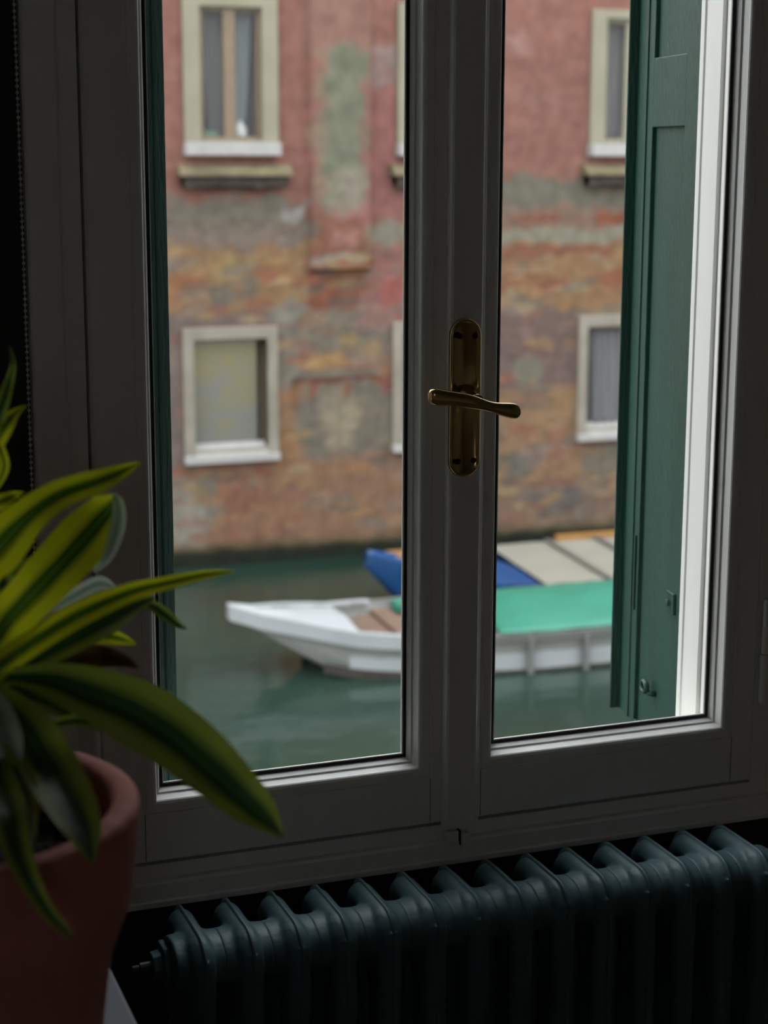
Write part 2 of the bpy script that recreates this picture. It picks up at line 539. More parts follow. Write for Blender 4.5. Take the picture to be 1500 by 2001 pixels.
# ring of the catch, standing off the panel
rings = []
for i in range(24):
    a = 2 * math.pi * i / 24
    c = Vector((xs - 0.014, 0.132 + 0.010 * math.cos(a), 0.078 + 0.0085 * math.sin(a)))
    d = Vector((0, math.cos(a), math.sin(a)))
    rings.append([c + d * 0.0030 * math.cos(b) + Vector((0.0045, 0, 0)) * math.sin(b) for b in [2 * math.pi * j / 10 for j in range(10)]])
loft(bm, rings, True, False, 0, True)
tube(bm, [(xs - 0.001, 0.120, 0.068), (xs - 0.012, 0.124, 0.071)], 0.0045, 10)
obj('catch_ring', bm, M_IRON, sh, smooth=True)
bm = bmesh.new()
box(bm, -T / 2 - 0.005, -T / 2 + 0.001, 0.026, 0.056, 0.218, 0.250)
tube(bm, [(-T / 2 - 0.004, 0.042, 0.234), (-T / 2 - 0.010, 0.042, 0.234)], 0.005, 12)
obj('hinge_plate', bm, M_IRON, sh, bevel=0.0015)
bm = bmesh.new()
box(bm, -T / 2 - 0.0035, -T / 2 - 0.0005, s1 + 0.008, s1 + 0.012, 0.18, 0.30)
obj('edge_batten', bm, M_IRON, sh, bevel=0.0008)

sh = shutter_root((-0.362, 0.122), 0, 'dark green folding shutter in shade outside the left-hand pane, seen as a narrow strip')
shutter_leaf(sh, 0.102, 0.030, 0.074, 0, rad(70))
shutter_leaf(sh, 0.170, 0.040, 0.130, 0.060, 0, 0.082)

# ------------------------------------------------------------------ the radiator
def radiator_section_mesh():
    bm = bmesh.new()
    yf, yb, zt, zb = -0.178, -0.030, 0.692, 0.100

    def rr(y0, y1, z0, z1, R, n=7):
        pts = []
        for cy, cz, a0 in ((y1 - R, z1 - R, 0), (y0 + R, z1 - R, 90), (y0 + R, z0 + R, 180), (y1 - R, z0 + R, 270)):
            for i in range(n + 1):
                a = rad(a0 + 90 * i / n)
                pts.append((cy + R * math.cos(a), cz + R * math.sin(a)))
        return pts

    def ring_tube(y0, y1, z0, z1, R, hx, hy):
        c = rr(y0 + hy, y1 - hy, z0 + hy, z1 - hy, R)
        n = len(c)
        rings = []
        for i in range(n):
            p, q = Vector(c[i]), Vector(c[(i + 1) % n])
            t = (q - Vector(c[i - 1])).normalized()
            nn = Vector((t[1], -t[0]))
            rings.append([(hx * math.sin(b_), p[0] + nn[0] * hy * math.cos(b_), p[1] + nn[1] * hy * math.cos(b_)) for b_ in [2 * math.pi * j / 16 for j in range(16)]])
        loft(bm, rings, True, False, 0, True)

    def column(yc, hy, hx, z0, z1):
        rings = []
        for z, k in ((z0, 0.7), (z0 + 0.02, 1), (z1 - 0.02, 1), (z1, 0.7)):
            ring = []
            for j in range(24):
                a = 2 * math.pi * j / 24
                ca, sa = math.cos(a), math.sin(a)
                ring.append((hx * k * math.copysign(abs(ca) ** 0.85, ca), yc + hy * math.copysign(abs(sa) ** 0.85, sa), z))
            rings.append(ring)
        loft(bm, rings)

    ring_tube(yf, yb, zb, zt, 0.020, 0.0160, 0.018)
    column(yf + 0.036, 0.036, 0.0125, zb + 0.02, zt - 0.02)
    column(yb - 0.028, 0.028, 0.0125, zb + 0.02, zt - 0.02)
    # casting seam standing proud along the outline
    o1 = rr(yf - 0.0030, yb + 0.0030, zb - 0.0030, zt + 0.0030, 0.036)
    o2 = rr(yf + 0.012, yb - 0.012, zb + 0.012, zt - 0.012, 0.022)
    rings = []
    for a, b in zip(o1, o2):
        rings.append([(-0.0015, a[0], a[1]), (0.0015, a[0], a[1]), (0.0015, b[0], b[1]), (-0.0015, b[0], b[1])])
    seam = bmesh.new()
    loft(seam, rings, True, False, 0, True)
    # hubs between sections, top and bottom, flaring into the columns
    for zc in (zt - 0.038, zb + 0.045):
        prof = [(-0.0302, 0.0297), (-0.022, 0.0298), (-0.012, 0.0315), (0.0, 0.034), (0.012, 0.0315), (0.022, 0.0298), (0.0302, 0.0297)]
        rings = [[(x, -0.122 + R * 1.35 * math.cos(2 * math.pi * j / 32), zc + R * math.sin(2 * math.pi * j / 32)) for j in range(32)] for x, R in prof]
        loft(bm, rings)
        s = 1 if zc > 0.4 else -1
        for (x0_, x1_) in ((-1, 1),):
            rings = []
            for k, d, y0_, y1_ in ((0.0255, -0.018, -0.164, -0.075), (0.0235, 0.004, -0.168, -0.072), (0.0190, 0.028, -0.165, -0.085), (0.0150, 0.055, -0.158, -0.100), (0.0120, 0.085, -0.150, -0.115)):
                rings.append([(k * math.cos(2 * math.pi * j / 20), (y0_ + y1_) / 2 + (y1_ - y0_) / 2 * math.sin(2 * math.pi * j / 20), zc - s * d) for j in range(20)])
            loft(bm, rings)
    me = bpy.data.meshes.new('radiator_section')
    bmesh.ops.recalc_face_normals(bm, faces=bm.faces)
    bm.to_mesh(me)
    bm.free()
    tmp = bpy.data.objects.new('radiator_cast', me)
    COL.objects.link(tmp)
    rm = tmp.modifiers.new('remesh', 'REMESH')
    rm.mode = 'VOXEL'
    rm.voxel_size = 0.0018
    sm = tmp.modifiers.new('smooth', 'SMOOTH')
    sm.factor = 0.5
    sm.iterations = 7
    dg = bpy.context.evaluated_depsgraph_get()
    dg.update()
    out = bpy.data.meshes.new_from_object(tmp.evaluated_get(dg))
    bpy.data.objects.remove(tmp)
    out.name = 'radiator_section'
    both = bmesh.new()
    both.from_mesh(out)
    bmesh.ops.recalc_face_normals(seam, faces=seam.faces)
    tmp_me = bpy.data.meshes.new('seam')
    seam.to_mesh(tmp_me)
    both.from_mesh(tmp_me)
    seam.free()
    both.to_mesh(out)
    both.free()
    bpy.data.meshes.remove(tmp_me)
    out.materials.clear()
    out.materials.append(M_RAD)
    for p in out.polygons:
        p.use_smooth = True
    return out


rad_root = empty('radiator', (0.07, -0.106, 0.0))
tag(rad_root, 'dark blue-grey cast iron column radiator beneath the window', 'radiator')
sec = radiator_section_mesh()
PITCHX = 0.0586
for i in range(14):
    s_ = bpy.data.objects.new('radiator_section', sec)
    COL.objects.link(s_)
    s_.parent = rad_root
    s_.location = (-0.311 + i * PITCHX - 0.07, 0.106, 0)
for x0, sg in ((-0.340, -1), (0.480, 1)):
    bm = bmesh.new()
    for zc in (0.645,):
        tube(bm, [(x0 - 0.07, 0, zc), (x0 + sg * 0.008 - 0.07, 0, zc), (x0 + sg * 0.0085 - 0.07, 0, zc), (x0 + sg * 0.020 - 0.07, 0, zc)], [0.029, 0.029, 0.019, 0.017], 6)
    obj('end_plug', bm, M_RAD, rad_root, bevel=0.0015)
bm = bmesh.new()
tube(bm, [(-0.358 - 0.07, 0, 0.645), (-0.374 - 0.07, 0, 0.645), (-0.375 - 0.07, 0, 0.645), (-0.383 - 0.07, 0, 0.645)], [0.0065, 0.0060, 0.0035, 0.0035], 12)
obj('bleed_valve', bm, M_RADM, rad_root)
for x0 in (-0.311, -0.311 + 13 * PITCHX):
    for y0 in (-0.165, -0.045):
        bm = bmesh.new()
        tube(bm, [(x0 - 0.07, y0 + 0.106, 0.0), (x0 - 0.07, y0 + 0.106, 0.012), (x0 - 0.07, y0 + 0.106, 0.115)], [0.020, 0.015, 0.014], 12)
        obj('leg', bm, M_RAD, rad_root)

# ------------------------------------------------------------------ table and potted plant
TZ = 0.85
tab = empty('side_table', (-0.80, -0.80, 0))
tag(tab, 'white-topped table at the lower left carrying the terracotta pot', 'table')
bm = bmesh.new()
v = [(0.304, -0.45), (0.310, 0.36), (-0.46, 0.36), (-0.46, -0.45)]
loft(bm, [[(x, y, z) for x, y in v] for z in (TZ - 0.022, TZ)])
obj('tabletop', bm, M_TABLE, tab, bevel=0.003)
bm = bmesh.new()
rect_w = [(-0.37, 0.26, -0.40, -0.38), (-0.37, 0.26, 0.29, 0.31), (-0.39, -0.37, -0.40, 0.31), (0.26, 0.28, -0.40, 0.31)]
for x0, x1, y0, y1 in rect_w:
    box(bm, x0, x1, y0, y1, TZ - 0.10, TZ - 0.022)
obj('apron', bm, M_TABLE, tab, bevel=0.002)
for x in (-0.375, 0.265):
    for y in (-0.385, 0.295):
        bm = bmesh.new()
        loft(bm, [[(x + a * w, y + b * w, z) for a, b in ((-1, -1), (1, -1), (1, 1), (-1, 1))] for w, z in ((0.013, 0.0), (0.020, TZ - 0.022))])
        obj('leg', bm, M_TABLE, tab, bevel=0.003)

PX, PY, RIMZ = -0.6710, -0.7815, 1.130
plant = empty('potted_dracaena', (PX, PY, TZ))
tag(plant, 'striped yellow-green dracaena with arching leaves in a round terracotta pot', 'potted plant')
RZ = RIMZ - TZ
bm = bmesh.new()
D_ = 0.030
prof = [(0.0, 0.0), (0.076 + D_, 0.0), (0.079 + D_, 0.004), (0.0835 + D_, 0.06), (0.0885 + D_, 0.11), (0.0955 + D_, RZ - 0.118), (0.1025 + D_, RZ - 0.100), (0.1095 + D_, RZ - 0.082),
        (0.1130 + D_, RZ - 0.062), (0.1160 + D_, RZ - 0.035), (0.1185 + D_, RZ - 0.010), (0.1190 + D_, RZ - 0.005), (0.1178 + D_, RZ - 0.001), (0.1145 + D_, RZ + 0.0010), (0.1030 + D_, RZ + 0.0010), (0.0990 + D_, RZ - 0.001),
        (0.0965 + D_, RZ - 0.006), (0.0950 + D_, RZ - 0.030), (0.0900 + D_, RZ - 0.085), (0.0, RZ - 0.085)]
lathe(bm, prof, 72)
bmesh.ops.remove_doubles(bm, verts=bm.verts, dist=1e-5)
obj('pot', bm, M_TERRA, plant, smooth=True)
bm = bmesh.new()
n_ = 40
vs = {}
random.seed(3)
for i in range(13):
    R = 0.124 * i / 12
    for j in range(n_):
        a = 2 * math.pi * j / n_
        h = 0.006 * noise.noise(Vector((R * math.cos(a) * 60, R * math.sin(a) * 60, 1)))
        vs[i, j] = bm.verts.new((R * math.cos(a), R * math.sin(a), RZ - 0.045 + h))
for i in range(12):
    for j in range(n_):
        k = (j + 1) % n_
        bm.faces.new((vs[i, j], vs[i + 1, j], vs[i + 1, k], vs[i, k]))
bmesh.ops.remove_doubles(bm, verts=bm.verts, dist=1e-4)
# bark chips
for i in range(170):
    a, R = random.uniform(0, 6.283), 0.115 * math.sqrt(random.random())
    p = Vector((R * math.cos(a), R * math.sin(a), RZ - 0.041))
    mt = Matrix.Translation(p) @ Matrix.Rotation(random.uniform(0, 6), 4, 'Z') @ Matrix.Rotation(random.uniform(-.5, .5), 4, 'X') @ Matrix.Diagonal((random.uniform(.008, .018), random.uniform(.005, .010), .004, 1))
    bmesh.ops.create_cube(bm, size=1, matrix=mt)
obj('soil', bm, M_SOIL, plant)

LEAVES = [
  ('a', [(-0.638, -0.772, 1.234, 0.015), (-0.629, -0.763, 1.293, 0.0299), (-0.613, -0.764, 1.316, 0.0374), (-0.589, -0.758, 1.337, 0.0271), (-0.563, -0.743, 1.348, 0.0222), (-0.528, -0.723, 1.353, 0.0172), (-0.509, -0.708, 1.356, 0.0111), (-0.493, -0.702, 1.361, 0.0016)]),
  ('a', [(-0.637, -0.776, 1.22, 0.0187), (-0.617, -0.775, 1.256, 0.0314), (-0.595, -0.779, 1.28, 0.0359), (-0.574, -0.772, 1.298, 0.0392), (-0.551, -0.755, 1.314, 0.0406), (-0.531, -0.738, 1.328, 0.0326), (-0.522, -0.734, 1.336, 0.0234), (-0.519, -0.739, 1.343, 0.0062)]),
  ('a', [(-0.64, -0.797, 1.218, 0.0147), (-0.622, -0.8, 1.236, 0.0184), (-0.591, -0.797, 1.254, 0.0186), (-0.559, -0.785, 1.266, 0.0188), (-0.52, -0.765, 1.273, 0.0146), (-0.49, -0.754, 1.275, 0.011), (-0.452, -0.736, 1.275, 0.0076), (-0.425, -0.725, 1.273, 0.0012)]),
  ('b', [(-0.637, -0.768, 1.206, 0.0151), (-0.619, -0.772, 1.218, 0.0181), (-0.588, -0.77, 1.233, 0.0228), (-0.556, -0.768, 1.246, 0.0245), (-0.53, -0.755, 1.252, 0.021), (-0.507, -0.741, 1.257, 0.0118), (-0.492, -0.735, 1.26, 0.0016)]),
  ('b', [(-0.566, -0.713, 1.233, 0.0056), (-0.529, -0.712, 1.248, 0.008), (-0.493, -0.705, 1.247, 0.0089), (-0.48, -0.711, 1.24, 0.0105), (-0.471, -0.716, 1.232, 0.0069), (-0.464, -0.72, 1.228, 0.0012)]),
  ('a', [(-0.581, -0.731, 1.223, 0.0063), (-0.555, -0.739, 1.233, 0.0102), (-0.534, -0.736, 1.233, 0.0126), (-0.519, -0.731, 1.228, 0.0095), (-0.508, -0.736, 1.224, 0.0012)]),
  ('c', [(-0.601, -0.728, 1.202, 0.0102), (-0.571, -0.737, 1.214, 0.0157), (-0.545, -0.745, 1.22, 0.0188), (-0.525, -0.753, 1.218, 0.0125), (-0.512, -0.759, 1.212, 0.0016)]),
  ('d', [(-0.565, -0.689, 1.246, 0.0064), (-0.539, -0.695, 1.261, 0.0105), (-0.526, -0.699, 1.266, 0.0105), (-0.515, -0.704, 1.261, 0.0016)]),
  ('b', [(-0.637, -0.787, 1.217, 0.0096), (-0.616, -0.804, 1.228, 0.0125), (-0.59, -0.825, 1.229, 0.0263), (-0.565, -0.846, 1.222, 0.0406), (-0.541, -0.868, 1.214, 0.046), (-0.521, -0.889, 1.202, 0.0471), (-0.5, -0.907, 1.183, 0.0441), (-0.483, -0.922, 1.166, 0.0368), (-0.467, -0.932, 1.15, 0.0255), (-0.454, -0.94, 1.135, 0.0028)]),
  ('b', [(-0.625, -0.755, 1.185, 0.0054), (-0.598, -0.778, 1.179, 0.0061), (-0.571, -0.797, 1.188, 0.009), (-0.552, -0.815, 1.189, 0.0135), (-0.531, -0.836, 1.179, 0.0156), (-0.51, -0.857, 1.168, 0.0162), (-0.483, -0.882, 1.149, 0.0132), (-0.466, -0.903, 1.135, 0.0029)]),
  ('b', [(-0.637, -0.798, 1.218, 0.0147), (-0.624, -0.816, 1.211, 0.0285), (-0.613, -0.844, 1.199, 0.0388), (-0.602, -0.863, 1.181, 0.0414), (-0.597, -0.911, 1.171, 0.0359), (-0.593, -0.942, 1.159, 0.0257), (-0.592, -0.967, 1.146, 0.0027)]),
  ('b', [(-0.639, -0.799, 1.211, 0.0184), (-0.639, -0.848, 1.185, 0.025), (-0.642, -0.935, 1.182, 0.0254), (-0.641, -0.966, 1.166, 0.0202), (-0.635, -0.984, 1.146, 0.0136), (-0.626, -0.991, 1.128, 0.0091), (-0.617, -0.997, 1.117, 0.0065), (-0.612, -1.0, 1.112, 0.0013)]),
  ('d', [(-0.642, -0.807, 1.221, 0.0183), (-0.635, -0.832, 1.215, 0.0288), (-0.629, -0.849, 1.201, 0.0285), (-0.625, -0.854, 1.185, 0.0178), (-0.626, -0.856, 1.171, 0.0021)]),
  ('b', [(-0.622, -0.684, 1.367, 0.0078), (-0.609, -0.696, 1.386, 0.0117), (-0.598, -0.695, 1.409, 0.0105), (-0.589, -0.683, 1.428, 0.0067), (-0.586, -0.682, 1.44, 0.0039), (-0.586, -0.669, 1.452, 0.0008)]),
  ('a', [(-0.623, -0.686, 1.355, 0.0078), (-0.61, -0.697, 1.376, 0.0171), (-0.597, -0.699, 1.394, 0.014), (-0.588, -0.69, 1.402, 0.0078), (-0.577, -0.682, 1.407, 0.0008)]),
  ('a', [(-0.622, -0.684, 1.367, 0.0078), (-0.607, -0.708, 1.382, 0.0093), (-0.601, -0.713, 1.373, 0.0077), (-0.601, -0.715, 1.364, 0.0077), (-0.606, -0.715, 1.353, 0.0054), (-0.61, -0.716, 1.344, 0.0012)]),
  ('a', [(-0.63, -0.701, 1.327, 0.0078), (-0.619, -0.703, 1.334, 0.0132), (-0.604, -0.708, 1.338, 0.0124), (-0.592, -0.701, 1.341, 0.0063), (-0.585, -0.703, 1.343, 0.0008)]),
  ('b', [(-0.632, -0.729, 1.246, 0.0116), (-0.62, -0.729, 1.265, 0.0193), (-0.601, -0.723, 1.277, 0.021), (-0.585, -0.716, 1.287, 0.0157), (-0.572, -0.707, 1.297, 0.002)]),
  ('b', [(-0.63, -0.717, 1.202, 0.0157), (-0.608, -0.709, 1.225, 0.0236), (-0.591, -0.702, 1.24, 0.0254), (-0.573, -0.694, 1.254, 0.016), (-0.561, -0.687, 1.262, 0.0016)]),
  ('b', [(-0.633, -0.738, 1.202, 0.0154), (-0.611, -0.746, 1.202, 0.0231), (-0.592, -0.744, 1.196, 0.0241), (-0.573, -0.743, 1.184, 0.0172), (-0.555, -0.742, 1.168, 0.0016)]),
  ('b', [(-0.639, -0.779, 1.205, 0.0187), (-0.627, -0.809, 1.186, 0.0287), (-0.626, -0.877, 1.178, 0.026), (-0.625, -0.913, 1.165, 0.0171), (-0.628, -0.947, 1.153, 0.0013)]),
  ('b', [(-0.635, -0.749, 1.2, 0.0153), (-0.616, -0.748, 1.182, 0.027), (-0.597, -0.74, 1.156, 0.0274), (-0.58, -0.73, 1.13, 0.0159), (-0.572, -0.727, 1.107, 0.0016)]),
  ('d', [(-0.546, -0.767, 1.292, 0.0023), (-0.536, -0.769, 1.302, 0.0076), (-0.527, -0.763, 1.32, 0.0115), (-0.523, -0.756, 1.333, 0.0108), (-0.523, -0.749, 1.342, 0.0062), (-0.524, -0.742, 1.346, 0.0012)]),
  ('b', [(-0.632, -0.731, 1.282, 0.0115), (-0.62, -0.732, 1.301, 0.0191), (-0.611, -0.739, 1.286, 0.0191), (-0.601, -0.746, 1.267, 0.0153), (-0.595, -0.753, 1.248, 0.0015)]),
]
STEM_A = (-0.6379, -0.7768, 1.2141)
STEM_B = (-0.6238, -0.686, 1.3554)
# stains and bare patches of the facade: centre x, z, half width, half height, colour, softness, ragged edge, strength, shape
PATCHES = [
 (8.23,3.51,4.66,2.55,(149,105,93),0.10,0.10,1.00,0),
 (6.87,3.44,0.45,0.66,(148,112,100),0.14,0.10,1.00,0),
 (6.64,1.88,0.11,0.96,(148,124,106),0.10,0.10,1.00,0),
 (6.96,1.87,0.29,1.03,(126,126,107),0.10,0.10,1.00,0),
 (7.00,1.10,0.25,0.27,(146,138,122),0.14,0.10,1.00,0),
 (7.02,2.67,0.19,0.14,(120,120,100),0.14,0.10,1.00,0),
 (7.00,0.85,0.25,0.07,(160,120,110),0.07,0.10,1.00,0),
 (7.58,2.65,0.26,0.27,(150,130,125),0.10,0.10,1.00,0),
 (7.56,1.58,0.25,0.80,(152,104,98),0.10,0.10,1.00,0),
 (9.42,2.99,0.20,0.10,(165,135,128),0.14,0.10,0.60,0),
 (9.79,2.27,0.30,0.10,(158,125,118),0.14,0.14,0.50,0),
 (9.73,1.38,0.08,0.05,(165,130,120),0.09,0.06,0.60,0),
 (9.90,2.14,0.57,0.77,(138,100,90),0.22,0.22,0.50,0),
 (5.53,0.71,0.96,0.31,(122,114,102),0.10,0.14,1.00,0),
 (5.51,0.52,0.94,0.12,(136,122,112),0.07,0.09,0.80,0),
 (6.28,0.84,0.19,0.09,(152,147,142),0.07,0.09,1.00,0),
 (5.66,1.20,0.54,0.10,(120,88,74),0.09,0.10,0.80,0),
 (7.60,0.53,0.29,0.13,(142,138,124),0.10,0.10,1.00,0),
 (9.59,1.06,1.75,0.20,(118,114,100),0.07,0.10,1.00,0),
 (10.21,0.73,1.16,0.15,(134,112,98),0.07,0.10,1.00,0),
 (9.75,0.71,0.38,0.06,(140,95,80),0.06,0.10,1.00,0),
 (10.95,0.71,0.28,0.09,(146,92,70),0.06,0.07,1.00,0),
 (10.21,0.48,1.16,0.10,(144,142,126),0.06,0.06,1.00,0),
 (6.85,0.51,0.35,0.29,(140,98,82),0.09,0.12,1.00,0),
 (6.94,0.50,0.16,0.12,(168,124,114),0.09,0.07,1.00,0),
 (6.86,0.21,0.34,0.06,(152,144,132),0.06,0.06,1.00,0),
 (5.50,-0.01,0.95,0.39,(150,122,92),0.09,0.12,1.00,0),
 (4.85,-0.09,0.25,0.19,(152,108,80),0.12,0.12,0.90,1),
 (5.44,0.14,0.34,0.15,(156,136,98),0.10,0.10,0.90,1),
 (6.05,0.01,0.28,0.13,(154,116,84),0.10,0.10,0.90,1),
 (5.32,-0.27,0.15,0.16,(118,112,98),0.09,0.07,1.00,1),
 (4.86,-0.36,0.23,0.07,(150,120,86),0.07,0.10,1.00,0),
 (5.71,-0.11,0.14,0.13,(122,114,98),0.07,0.07,0.90,1),
 (5.84,-0.30,0.21,0.08,(150,102,78),0.07,0.07,0.90,1),
 (6.90,-0.13,0.42,0.29,(136,88,70),0.07,0.10,1.00,0),
 (7.10,-0.14,0.21,0.10,(120,104,90),0.09,0.07,0.80,0),
 (7.61,-0.16,0.28,0.60,(150,108,100),0.10,0.14,1.00,0),
 (7.62,-0.16,0.20,0.27,(162,98,92),0.12,0.10,0.90,1),
 (9.61,-0.13,1.76,0.49,(150,120,90),0.07,0.10,1.00,0),
 (10.05,0.27,0.87,0.07,(140,98,80),0.04,0.06,1.00,0),
 (10.07,-0.13,0.85,0.09,(142,100,78),0.07,0.10,0.80,0),
 (9.62,-0.46,0.23,0.09,(118,108,98),0.07,0.09,1.00,0),
 (11.02,-0.10,0.24,0.14,(150,96,74),0.09,0.09,0.80,1),
 (5.49,-0.72,0.95,0.34,(122,108,102),0.10,0.13,1.00,0),
 (6.17,-0.52,0.26,0.20,(138,136,126),0.12,0.10,0.90,1),
 (7.07,-0.72,0.61,0.30,(126,118,106),0.10,0.12,1.00,0),
 (7.39,-0.59,0.29,0.24,(150,116,108),0.13,0.12,0.70,1),
 (4.66,-1.98,0.13,0.99,(124,112,108),0.07,0.09,1.00,0),
 (6.27,-1.09,0.19,0.37,(128,124,112),0.10,0.10,1.00,0),
 (6.66,-1.12,0.37,0.11,(164,132,92),0.07,0.09,1.00,1),
 (7.03,-0.85,0.14,0.10,(156,136,96),0.07,0.07,0.90,1),
 (6.89,-1.27,0.57,0.05,(124,120,108),0.04,0.04,1.00,0),
 (6.89,-1.37,0.64,0.05,(106,74,64),0.04,0.04,1.00,0),
 (6.36,-1.66,0.17,0.27,(150,112,82),0.10,0.10,1.00,0),
 (6.19,-2.23,0.12,0.58,(148,116,86),0.09,0.10,1.00,0),
 (7.06,-1.94,0.69,0.51,(122,116,104),0.09,0.10,1.00,0),
 (6.93,-1.93,0.28,0.45,(152,142,122),0.13,0.12,0.95,1),
 (6.55,-1.50,0.09,0.14,(140,92,72),0.07,0.07,0.90,1),
 (7.03,-1.52,0.07,0.10,(138,100,76),0.06,0.06,0.90,1),
 (7.25,-2.60,0.44,0.28,(118,116,110),0.12,0.10,1.00,1),
 (7.23,-2.60,0.13,0.17,(150,148,146),0.09,0.07,0.95,1),
 (7.64,-1.41,0.11,0.17,(132,84,76),0.07,0.09,0.80,1),
 (9.79,-1.08,0.70,0.60,(120,102,97),0.10,0.14,1.00,0),
 (9.66,-1.39,0.25,0.21,(128,126,112),0.09,0.09,0.90,1),
 (9.59,-0.76,0.19,0.14,(132,112,106),0.10,0.10,0.80,1),
 (9.33,-0.34,0.13,0.14,(150,136,118),0.09,0.09,0.70,1),
 (9.79,-2.31,0.69,0.74,(148,120,94),0.09,0.12,1.00,0),
 (10.04,-1.87,0.31,0.25,(154,128,98),0.10,0.12,0.80,1),
 (9.45,-2.67,0.33,0.18,(110,108,98),0.09,0.09,1.00,1),
 (10.15,-2.35,0.26,0.29,(146,108,90),0.12,0.10,0.70,1),
 (10.90,-2.64,0.37,0.22,(124,118,104),0.09,0.09,1.00,0),
 (10.87,-0.59,0.56,0.07,(140,128,108),0.06,0.06,1.00,0),
 (5.39,-2.92,0.76,0.53,(144,112,90),0.10,0.12,1.00,0),
 (7.03,-3.01,0.87,0.63,(144,114,92),0.10,0.12,1.00,0),
 (4.91,-2.80,0.31,0.47,(126,120,110),0.12,0.12,1.00,1),
 (4.79,-3.16,0.29,0.44,(150,146,134),0.12,0.10,1.00,1),
 (5.57,-2.88,0.31,0.10,(140,96,80),0.09,0.10,0.70,1),
 (6.31,-2.72,0.43,0.10,(154,124,92),0.09,0.10,0.70,1),
 (6.95,-3.07,0.22,0.07,(110,108,98),0.06,0.07,0.80,1),
 (9.68,-3.30,1.81,0.40,(136,114,98),0.09,0.10,1.00,0),
 (10.11,-3.21,0.60,0.13,(110,104,98),0.10,0.10,0.95,1),
 (10.29,-3.12,0.14,0.07,(100,100,104),0.07,0.06,0.90,1),
 (10.16,-3.47,0.88,0.11,(142,122,104),0.07,0.09,0.80,0),
 (6.08,-0.04,0.15,0.05,(158,120,86),0.04,0.06,0.36,1),
 (8.12,-0.81,0.28,0.04,(104,98,92),0.04,0.06,0.54,1),
 (6.34,-0.31,0.10,0.05,(166,138,98),0.04,0.06,0.64,1),
 (9.94,-2.93,0.13,0.06,(118,118,112),0.04,0.06,0.38,1),
 (8.52,-2.32,0.19,0.05,(138,100,86),0.04,0.06,0.45,1),
 (10.95,-3.06,0.30,0.08,(166,138,98),0.04,0.06,0.67,1),
 (8.29,-3.15,0.26,0.06,(168,150,116),0.04,0.06,0.50,1),
 (6.06,-0.63,0.23,0.04,(138,100,86),0.04,0.06,0.57,1),
 (6.35,-1.68,0.17,0.05,(120,112,104),0.04,0.06,0.37,1),
 (10.70,-2.29,0.19,0.05,(168,150,116),0.04,0.06,0.61,1),
 (10.57,-0.14,0.11,0.05,(120,112,104),0.04,0.06,0.39,1),
 (10.81,-0.90,0.10,0.06,(158,120,86),0.04,0.06,0.66,1),
 (11.01,-2.72,0.30,0.04,(140,126,116),0.04,0.06,0.46,1),
 (5.54,-2.08,0.24,0.08,(158,120,86),0.04,0.06,0.45,1),
 (5.79,-1.31,0.11,0.06,(150,96,78),0.04,0.06,0.47,1),
 (4.70,0.20,0.11,0.07,(118,118,112),0.04,0.06,0.70,1),
 (8.27,-1.39,0.13,0.08,(158,120,86),0.04,0.06,0.37,1),
 (4.96,-0.26,0.20,0.04,(166,138,98),0.04,0.06,0.54,1),
 (8.34,-0.94,0.10,0.08,(140,126,116),0.04,0.06,0.62,1),
 (7.19,-3.50,0.18,0.05,(168,150,116),0.04,0.06,0.52,1),
 (5.96,-1.31,0.20,0.06,(120,112,104),0.04,0.06,0.52,1),
 (4.82,-0.57,0.12,0.05,(120,112,104),0.04,0.06,0.50,1),
 (6.24,-0.88,0.25,0.05,(158,120,86),0.04,0.06,0.70,1),
 (7.15,-3.15,0.21,0.08,(166,138,98),0.04,0.06,0.52,1),
 (5.19,-0.42,0.23,0.07,(150,96,78),0.04,0.06,0.47,1),
 (8.88,-2.86,0.22,0.08,(104,98,92),0.04,0.06,0.43,1),
 (9.90,-2.93,0.16,0.06,(138,100,86),0.04,0.06,0.38,1),
 (11.17,-3.68,0.24,0.05,(150,96,78),0.04,0.06,0.62,1),
 (6.27,-2.92,0.25,0.07,(138,100,86),0.04,0.06,0.55,1),
 (9.52,-3.42,0.14,0.04,(150,96,78),0.04,0.06,0.35,1),
 (10.37,-0.19,0.26,0.07,(120,112,104),0.04,0.06,0.54,1),
 (10.39,-0.53,0.23,0.06,(104,98,92),0.04,0.06,0.62,1),
 (4.80,0.23,0.18,0.06,(140,126,116),0.04,0.06,0.56,1),
 (5.47,-0.99,0.22,0.06,(166,138,98),0.04,0.06,0.45,1),
 (6.79,0.05,0.26,0.06,(120,112,104),0.04,0.06,0.63,1),
 (6.56,-0.54,0.17,0.08,(158,120,86),0.04,0.06,0.38,1),
 (10.73,-2.97,0.17,0.09,(168,150,116),0.04,0.06,0.65,1),
 (9.66,0.02,0.27,0.05,(140,126,116),0.04,0.06,0.68,1),
 (7.64,-0.14,0.19,0.06,(150,96,78),0.04,0.06,0.41,1),
 (5.52,-1.49,0.14,0.06,(166,138,98),0.04,0.06,0.60,1),
 (4.65,-0.77,0.17,0.06,(138,100,86),0.04,0.06,0.53,1),
 (7.93,-1.27,0.14,0.05,(150,96,78),0.04,0.06,0.70,1),
 (8.66,-2.35,0.21,0.06,(138,100,86),0.04,0.06,0.62,1),
 (8.27,-3.37,0.19,0.06,(138,100,86),0.04,0.06,0.49,1),
 (6.17,-1.91,0.26,0.05,(168,150,116),0.04,0.06,0.38,1),
 (5.47,-2.68,0.12,0.08,(118,118,112),0.04,0.06,0.42,1),
 (9.84,-2.41,0.27,0.05,(150,96,78),0.04,0.06,0.47,1),
 (6.95,-0.33,0.25,0.06,(104,98,92),0.04,0.06,0.68,1),
 (10.11,-2.94,0.26,0.09,(150,96,78),0.04,0.06,0.41,1),
